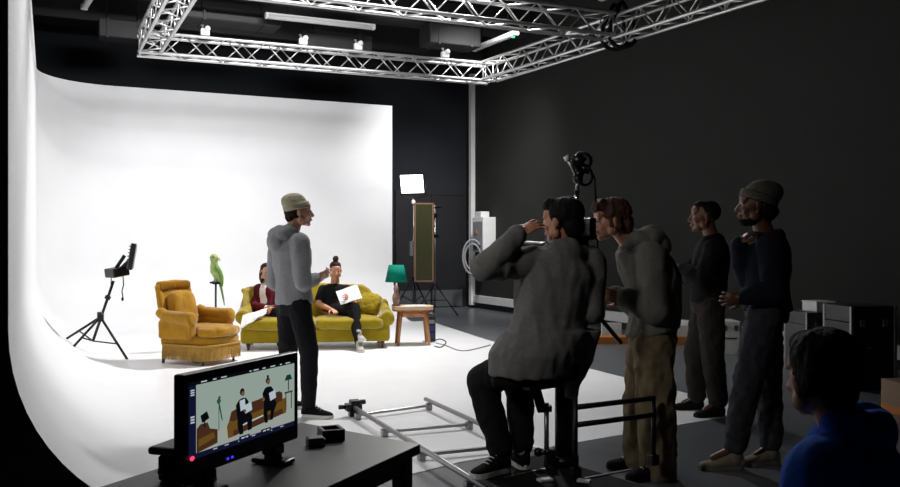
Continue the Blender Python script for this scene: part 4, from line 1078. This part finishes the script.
fs = [[i*5+j, (i+1)*5+j, (i+1)*5+j+1, i*5+j+1] for i in range(6) for j in range(4)]
pg.add(vs, fs); pg.add([v+Rp @ V((0, -.006, 0)) for v in vs], [f[::-1] for f in fs])
tag(pg.build('script_pages', M['paper'], fix=False), 'white pages held open by the person with the hair bun', 'paper')
# ---- seated woman, left, half hidden ---------------------------------------
J = Jw(dict(pelvis=(268, 309, 12.05), neck=(266.5, 284, 12.15), head=(266.5, 272, 12.05), shL=(279, 291, 12.05), shR=(255.5, 291, 12.15), elL=(283, 305, 11.9), elR=(253, 306, 11.98),
    wrL=(274, 308.5, 11.7), wrR=(266.5, 308, 11.72), hipL=(273, 311, 12.0), hipR=(264, 311, 12.05), knL=(287, 313, 11.6), knR=(277, 313, 11.62), anL=(290, 346, 11.52), anR=(281, 346, 11.5), toL=(294, 352, 11.25), toR=(284, 352, 11.25)))
A = person('person in a maroon jacket and cream blouse seated at the left end of the sofa', J, CD(.3, -.95), CD(.35, -.9)+UP*-.05, 'skintan', W=.88, voxel=.007, gz=.005)
cap_hair(A, 'hairbrown', [((0, -.03, .045), (.082, .095, .08)), ((0, .03, .09), (.06, .06, .035)), ((-.06, -.03, -.05), (.035, .05, .11)), ((.06, -.03, -.05), (.035, .05, .11))])
top(A, 'blouse', 'blouse', .016, -.05, (.058, .047, .035), amp=.005, seed=6.)
Fc = A['S'].cross(A['Rr']); 
b = MB(); JJ = A['J']
for k, sg in (('L', -1), ('R', 1)):
    b.loft([(c_+A['Rr']*sg*.085-Fc*.015, a_*.62, b_*1.0) for c_, a_, b_ in A['tors'](.032, -.06, .92)], 20)
    b.cap(JJ['sh'+k], JJ['el'+k], .072, .06); b.cap(JJ['el'+k], JJ['el'+k].lerp(JJ['wr'+k], .9), .06, .046); b.cap(JJ['neck'].lerp(JJ['sh'+k], .4)-A['S']*.05, JJ['sh'+k], .06, .072)
b.bake('jacket', M['maroon'], A['t'], voxel=.008, smooth=5, disp=fold(.007, 9, 7.))
trousers(A, 'blackcloth', .012, (.09, .07, .05), .005, 8., .93)
for k in 'LR': shoe(A, k, .005, 'blackcloth', 'whitesole', False, .95)
# white cloth over the lap and the sofa's left arm
vs = []; fs = []; NU, NV = 16, 12
for i in range(NU):
    for j in range(NV):
        a, b_ = i/(NU-1), j/(NV-1)
        p0 = P(268, 308, 11.55).lerp(P(243, 315, 11.25), a); p1 = P(266, 313, 11.4).lerp(P(240, 329, 11.12), a)
        p = p0.lerp(p1, b_); p += V((0, 0, .02*noise.noise(V((a*5, b_*4, 1)))+.03*math.sin(PI*b_)*(1-a*.5))) + dv*.02*noise.noise(V((a*6, b_*5, 7)))
        vs.append(p)
for i in range(NU-1):
    for j in range(NV-1): fs.append([i*NV+j, (i+1)*NV+j, (i+1)*NV+j+1, i*NV+j+1])
cl = MB(); cl.add(vs, fs); cl.add([v+UP*-.008+dv*.008 for v in vs], [f[::-1] for f in fs])
tag(cl.build('white_cloth', M['cloth'], fix=False), 'crumpled white cloth hanging over the left sofa arm', 'cloth')
# ---- camera operator -------------------------------------------------------
def F2(u, v, z): return PL(u, v, z)
ZP_ = .14
J = Jw(dict(pelvis=(545, 357, 4.80), neck=(561, 249, 4.83), head=(561, 221, 4.80), shL=(529, 262, 4.76), shR=(590, 262, 4.86), elL=(484, 268, 4.62), elR=(592, 312, 4.80),
    wrL=(519, 234, 4.66), wrR=(588, 300, 5.02), hipL=(528, 366, 4.76), hipR=(556, 366, 4.80), knL=(482, 381, 5.00), knR=(519, 376, 5.12), anL=(501, 452, 4.82), anR=(522, 446, 4.92), toL=(484, 473, 4.74), toR=(514, 463, 5.05)))
A = person('person in charcoal jacket seated on the camera dolly, back turned, hand at eyes', J, CD(-.35, .94), CD(-.80, .58)+UP*-.05, 'skinolive', W=1.06, gz=ZP_, hands={'L': dict(d=CD(.68, .25)+UP*.55, n=CD(.4, .6)-UP*.5, c=.45, t=1), 'R': dict(c=.9)}, build=1.04)
cap_hair(A, 'hairblack', [((0, -.035, .045), (.092, .105, .088)), ((0, .04, .09), (.066, .062, .045)), ((0, -.08, -.035), (.072, .055, .065))])
def skirt(b):
    # jacket hem spread over the thighs and the tail hanging at the right
    b.loft([(P(548, 330, 4.8), rv*.235, dv*.16), (P(534, 352, 4.80), rv*.24, dv*.215), (P(529, 374, 4.80), rv*.22, dv*.205)], 26)
    b.loft([(P(588, 330, 4.82), rv*.075, dv*.06), (P(581, 360, 4.82), rv*.06, dv*.05), (P(572, 385, 4.8), rv*.04, dv*.035), (P(571, 397, 4.8), rv*.035, dv*.03)], 16)
top(A, 'jacket', 'jacket', .05, -.05, (.082, .066, .05), hood=[((0, -.09, -.03), (.11, .05, .09)), ((0.03, -.10, -.08), (.07, .04, .08))], amp=.012, seed=9., extra=skirt)
trousers(A, 'blackcloth', .045, (.112, .085, .064), .008, 10.)
shoe(A, 'L', ZP_, 'blackcloth', 'whitesole', True); shoe(A, 'R', ZP_, 'blackcloth', 'whitesole', True, patch=(CD(-.2, -1),))
# ---- focus puller leaning in ----------------------------------------------
J = Jw(dict(pelvis=(652, 331, 5.28), neck=(634, 245, 5.28), head=(610.5, 220, 5.23), shL=(650, 258, 5.13), shR=(640, 258, 5.45), elL=(657, 311, 5.08), elR=(640, 308, 5.54),
    wrL=(624, 297, 5.13), wrR=(614, 294, 5.46), hipL=(655, 340, 5.20), hipR=(650, 340, 5.38), knL=(656, 408, 5.16), knR=(641, 410, 5.38), anL=(659, 471, 5.20), anR=(641, 463, 5.42), toL=(634, 479, 5.16), toR=(620, 470, 5.43)))
J['mid'] = CD(.55, 0)*.07
A = person('person in dark grey hoodie and khaki trousers leaning towards the camera monitor', J, CD(-.96, .1), CD(-.97, -.1)+UP*-.10, 'skinolive', W=1.0, hands={'L': dict(d=CD(-.9, .1)+UP*.15, c=.8, n=CD(0, .9)), 'R': dict(d=CD(-.9, 0)+UP*.1, c=.8)})
cap_hair(A, 'hairwarm', [((0, -.03, .045), (.096, .108, .09)), ((0, .045, .088), (.072, .056, .045)), ((0, .07, .075), (.055, .04, .03)), ((0, -.085, -.03), (.078, .055, .075)), ((.055, -.02, -.01), (.035, .05, .06)), ((-.055, -.02, -.01), (.035, .05, .06))], amp=.012, f=28)
top(A, 'hoodie', 'hooddark', .045, -.12, (.092, .078, .052), hood=[((0, -.10, .02), (.125, .085, .075)), ((-.07, -.03, .025), (.06, .09, .055)), ((.07, -.03, .025), (.06, .09, .055)), ((0, -.15, -.03), (.09, .06, .08))], amp=.012, seed=11.)
trousers(A, 'khaki', .03, (.118, .108, .096), .016, 12., 1.0, f=9)
for k in 'LR': shoe(A, k, .005, 'blackcloth', 'rubber')
# ---- man with folded arms ---------------------------------------------------
J = Jw(dict(pelvis=(708, 303, 7.2), neck=(713, 239, 7.2), head=(704.5, 216.5, 7.18), shL=(715, 249, 7.03), shR=(708, 249, 7.37), elL=(702, 280, 6.95), elR=(686, 276, 7.40),
    wrL=(683, 268, 7.13), wrR=(699, 275, 7.12), hipL=(710, 309, 7.1), hipR=(705, 309, 7.29), knL=(713, 356, 7.08), knR=(695, 354, 7.3), anL=(718, 401, 7.08), anR=(697, 395, 7.36), toL=(696, 413, 7.03), toR=(675, 405, 7.36)))
A = person('person in a black jumper standing with folded arms behind the leaning person', J, CD(-.9, .2), CD(-.97, .1)+UP*.02, 'skinbrown', W=1.0, hs=1.1, hands={'L': dict(d=CD(-.6, .75)+UP*-.1, c=.6), 'R': dict(d=CD(.4, -.5)+UP*.1, c=.6, n=CD(.9, 0))})
cap_hair(A, 'hairblack', [((0, -.03, .04), (.078, .092, .083)), ((0, .03, .088), (.058, .056, .03))], amp=.002)
top(A, 'jumper', 'blackcloth', .03, -.08, (.082, .07, .05), amp=.009, seed=13., hood=[((0, .0, .015), (.082, .08, .035))])
trousers(A, 'browntrouser', .024, (.11, .088, .075), .010, 14.)
for k in 'LR': shoe(A, k, .0, 'blackcloth', 'rubber')
# ---- man in knit hat --------------------------------------------------------
J = Jw(dict(pelvis=(767, 310, 5.5), neck=(766, 235, 5.5), head=(755, 206, 5.48), shL=(772, 247, 5.33), shR=(764, 247, 5.67), elL=(774, 292, 5.27), elR=(747, 277, 5.54),
    wrL=(744, 297, 5.33), wrR=(738, 243, 5.44), hipL=(766, 317, 5.41), hipR=(765, 317, 5.59), knL=(748, 378, 5.38), knR=(768, 380, 5.58), anL=(735, 446, 5.43), anR=(771, 444, 5.56), toL=(699, 462, 5.42), toR=(746, 459, 5.52)))
A = person('person in a grey-brown knit hat and grey jeans standing with a hand at the chin', J, CD(-.88, .25), CD(-.96, .12)+UP*.03, 'skinbrown', W=1.0, hands={'L': dict(d=CD(-.9, .1)+UP*-.1, c=.9), 'R': dict(d=CD(.35, -.1)+UP*.9, n=CD(.9, -.1)-UP*.3, c=1.2, s=.95)})
cap_hair(A, 'hairblack', [((0, -.07, -.02), (.078, .065, .085)), ((0, -.11, -.03), (.03, .04, .04)), ((0, .052, -.1), (.045, .042, .03)), ((0, .03, -.095), (.055, .04, .035))], amp=.008)
beanie(A, 'beaniegrey', .3, .14, 1.0, .096, .035)
top(A, 'jacket', 'navy', .032, -.1, (.086, .07, .05), amp=.009, seed=15., hood=[((0, -.06, -.01), (.1, .05, .05))])
trousers(A, 'greydenim', .02, (.108, .085, .066), .011, 16.)
for k in 'LR': shoe(A, k, .0, 'sneakertan', 'greyrubber')
# ---- foreground man kneeling at the right -----------------------------------
Dn = 2.5
nk = P(845, 432, Dn); fdir = CD(-.86, .5); rt = V((fdir.y, -fdir.x, 0))
pel = nk-UP*.50-fdir*.06; pel.z = .36
J = dict(pelvis=pel, neck=nk, head=P(820, 377, Dn-.0), shL=nk-rt*.20-UP*.06-rv*.04, shR=nk+rt*.19-UP*.06)
for k, s in (('L', -1), ('R', 1)):
    J['el'+k] = J['sh'+k]-UP*.27+fdir*.05+rt*s*.04; J['wr'+k] = J['el'+k]+fdir*.22-UP*.10-rt*s*.05
    J['hip'+k] = pel+rt*s*.095-UP*.02; kn = pel+fdir*.40+rt*s*.14; kn.z = .10; J['kn'+k] = kn
    an = pel-fdir*.02+rt*s*.12; an.z = .09; J['an'+k] = an; to = an-fdir*.2; to.z = .03; J['to'+k] = to
A = person('person in a bright blue top seen from behind, low at the bottom right corner', J, fdir, CD(-.22, .97)+UP*-.04, 'skinolive', W=1.02, hs=1.02, root=(pel.x, pel.y, 0))
cap_hair(A, 'hairblack', SHORT+[((0, -.03, .06), (.092, .108, .082)), ((.06, -.03, .01), (.028, .055, .06)), ((-.06, -.03, .01), (.028, .055, .06))], amp=.005)
top(A, 'fleece_top', 'blue', .035, -.12, (.09, .075, .052), hood=[((0, -.075, .0), (.11, .06, .06)), ((-.06, -.02, .03), (.045, .08, .045)), ((.06, -.02, .03), (.045, .08, .045))], amp=.01, seed=17.)
trousers(A, 'blackcloth', .02, (.105, .08, .06), .008, 18.)
for k in 'LR': shoe(A, k, .0, 'blackcloth', 'rubber')
# ================================================================== light
def area(name, loc, tgt, sx, sy, w, spread=PI, col=(1, 1, 1)):
    l = bpy.data.lights.new(name, 'AREA'); l.shape = 'RECTANGLE'; l.size = sx; l.size_y = sy; l.energy = w; l.spread = spread; l.color = col
    o = bpy.data.objects.new(name, l); COL.objects.link(o); o.location = loc
    o.rotation_mode = 'QUATERNION'; o.rotation_quaternion = (V(tgt)-V(loc)).to_track_quat('-Z', 'Y'); return o
area('key_lamp', (5.6, 11.0, 5.5), (2.0, 10.0, .3), .45, .45, 250, math.radians(130), (1, .985, .965))
area('wash_softbox', (3.2, 8.8, 5.6), (2.6, 15.2, 2.7), 2.4, 1.2, 128, math.radians(110), (.99, .995, 1))
area('left_fill', (2.6, 7.4, 5.6), (.0, 6.2, .2), 1.4, 1.4, 24, math.radians(90), (.99, .995, 1))  # unseen fill added to lift the cove's left front floor and wall
area('corner_fill', (6.8, 12.2, 5.55), (7.4, 16.8, 1.0), .6, .6, 52, math.radians(66), (1, .99, .98))  # extra unseen light, added to brighten the back right corner
area('side_fill', (-1.3, 2.4, 3.3), (2.2, 4.7, 1.3), .5, .5, 4.0, math.radians(45), (1, .98, .95))  # added weak fill from the left for the dark camera-side figures, no real fitting
w = bpy.data.worlds.new('dark'); SC.world = w; w.use_nodes = True
w.node_tree.nodes['Background'].inputs['Color'].default_value = (.0015, .0015, .0017, 1)
vs_ = SC.view_settings; vs_.view_transform = 'Standard'; vs_.look = 'None'; vs_.exposure = .14; vs_.gamma = 1; vs_.use_curve_mapping = False
SC.cycles.max_bounces = 10; SC.cycles.diffuse_bounces = 6
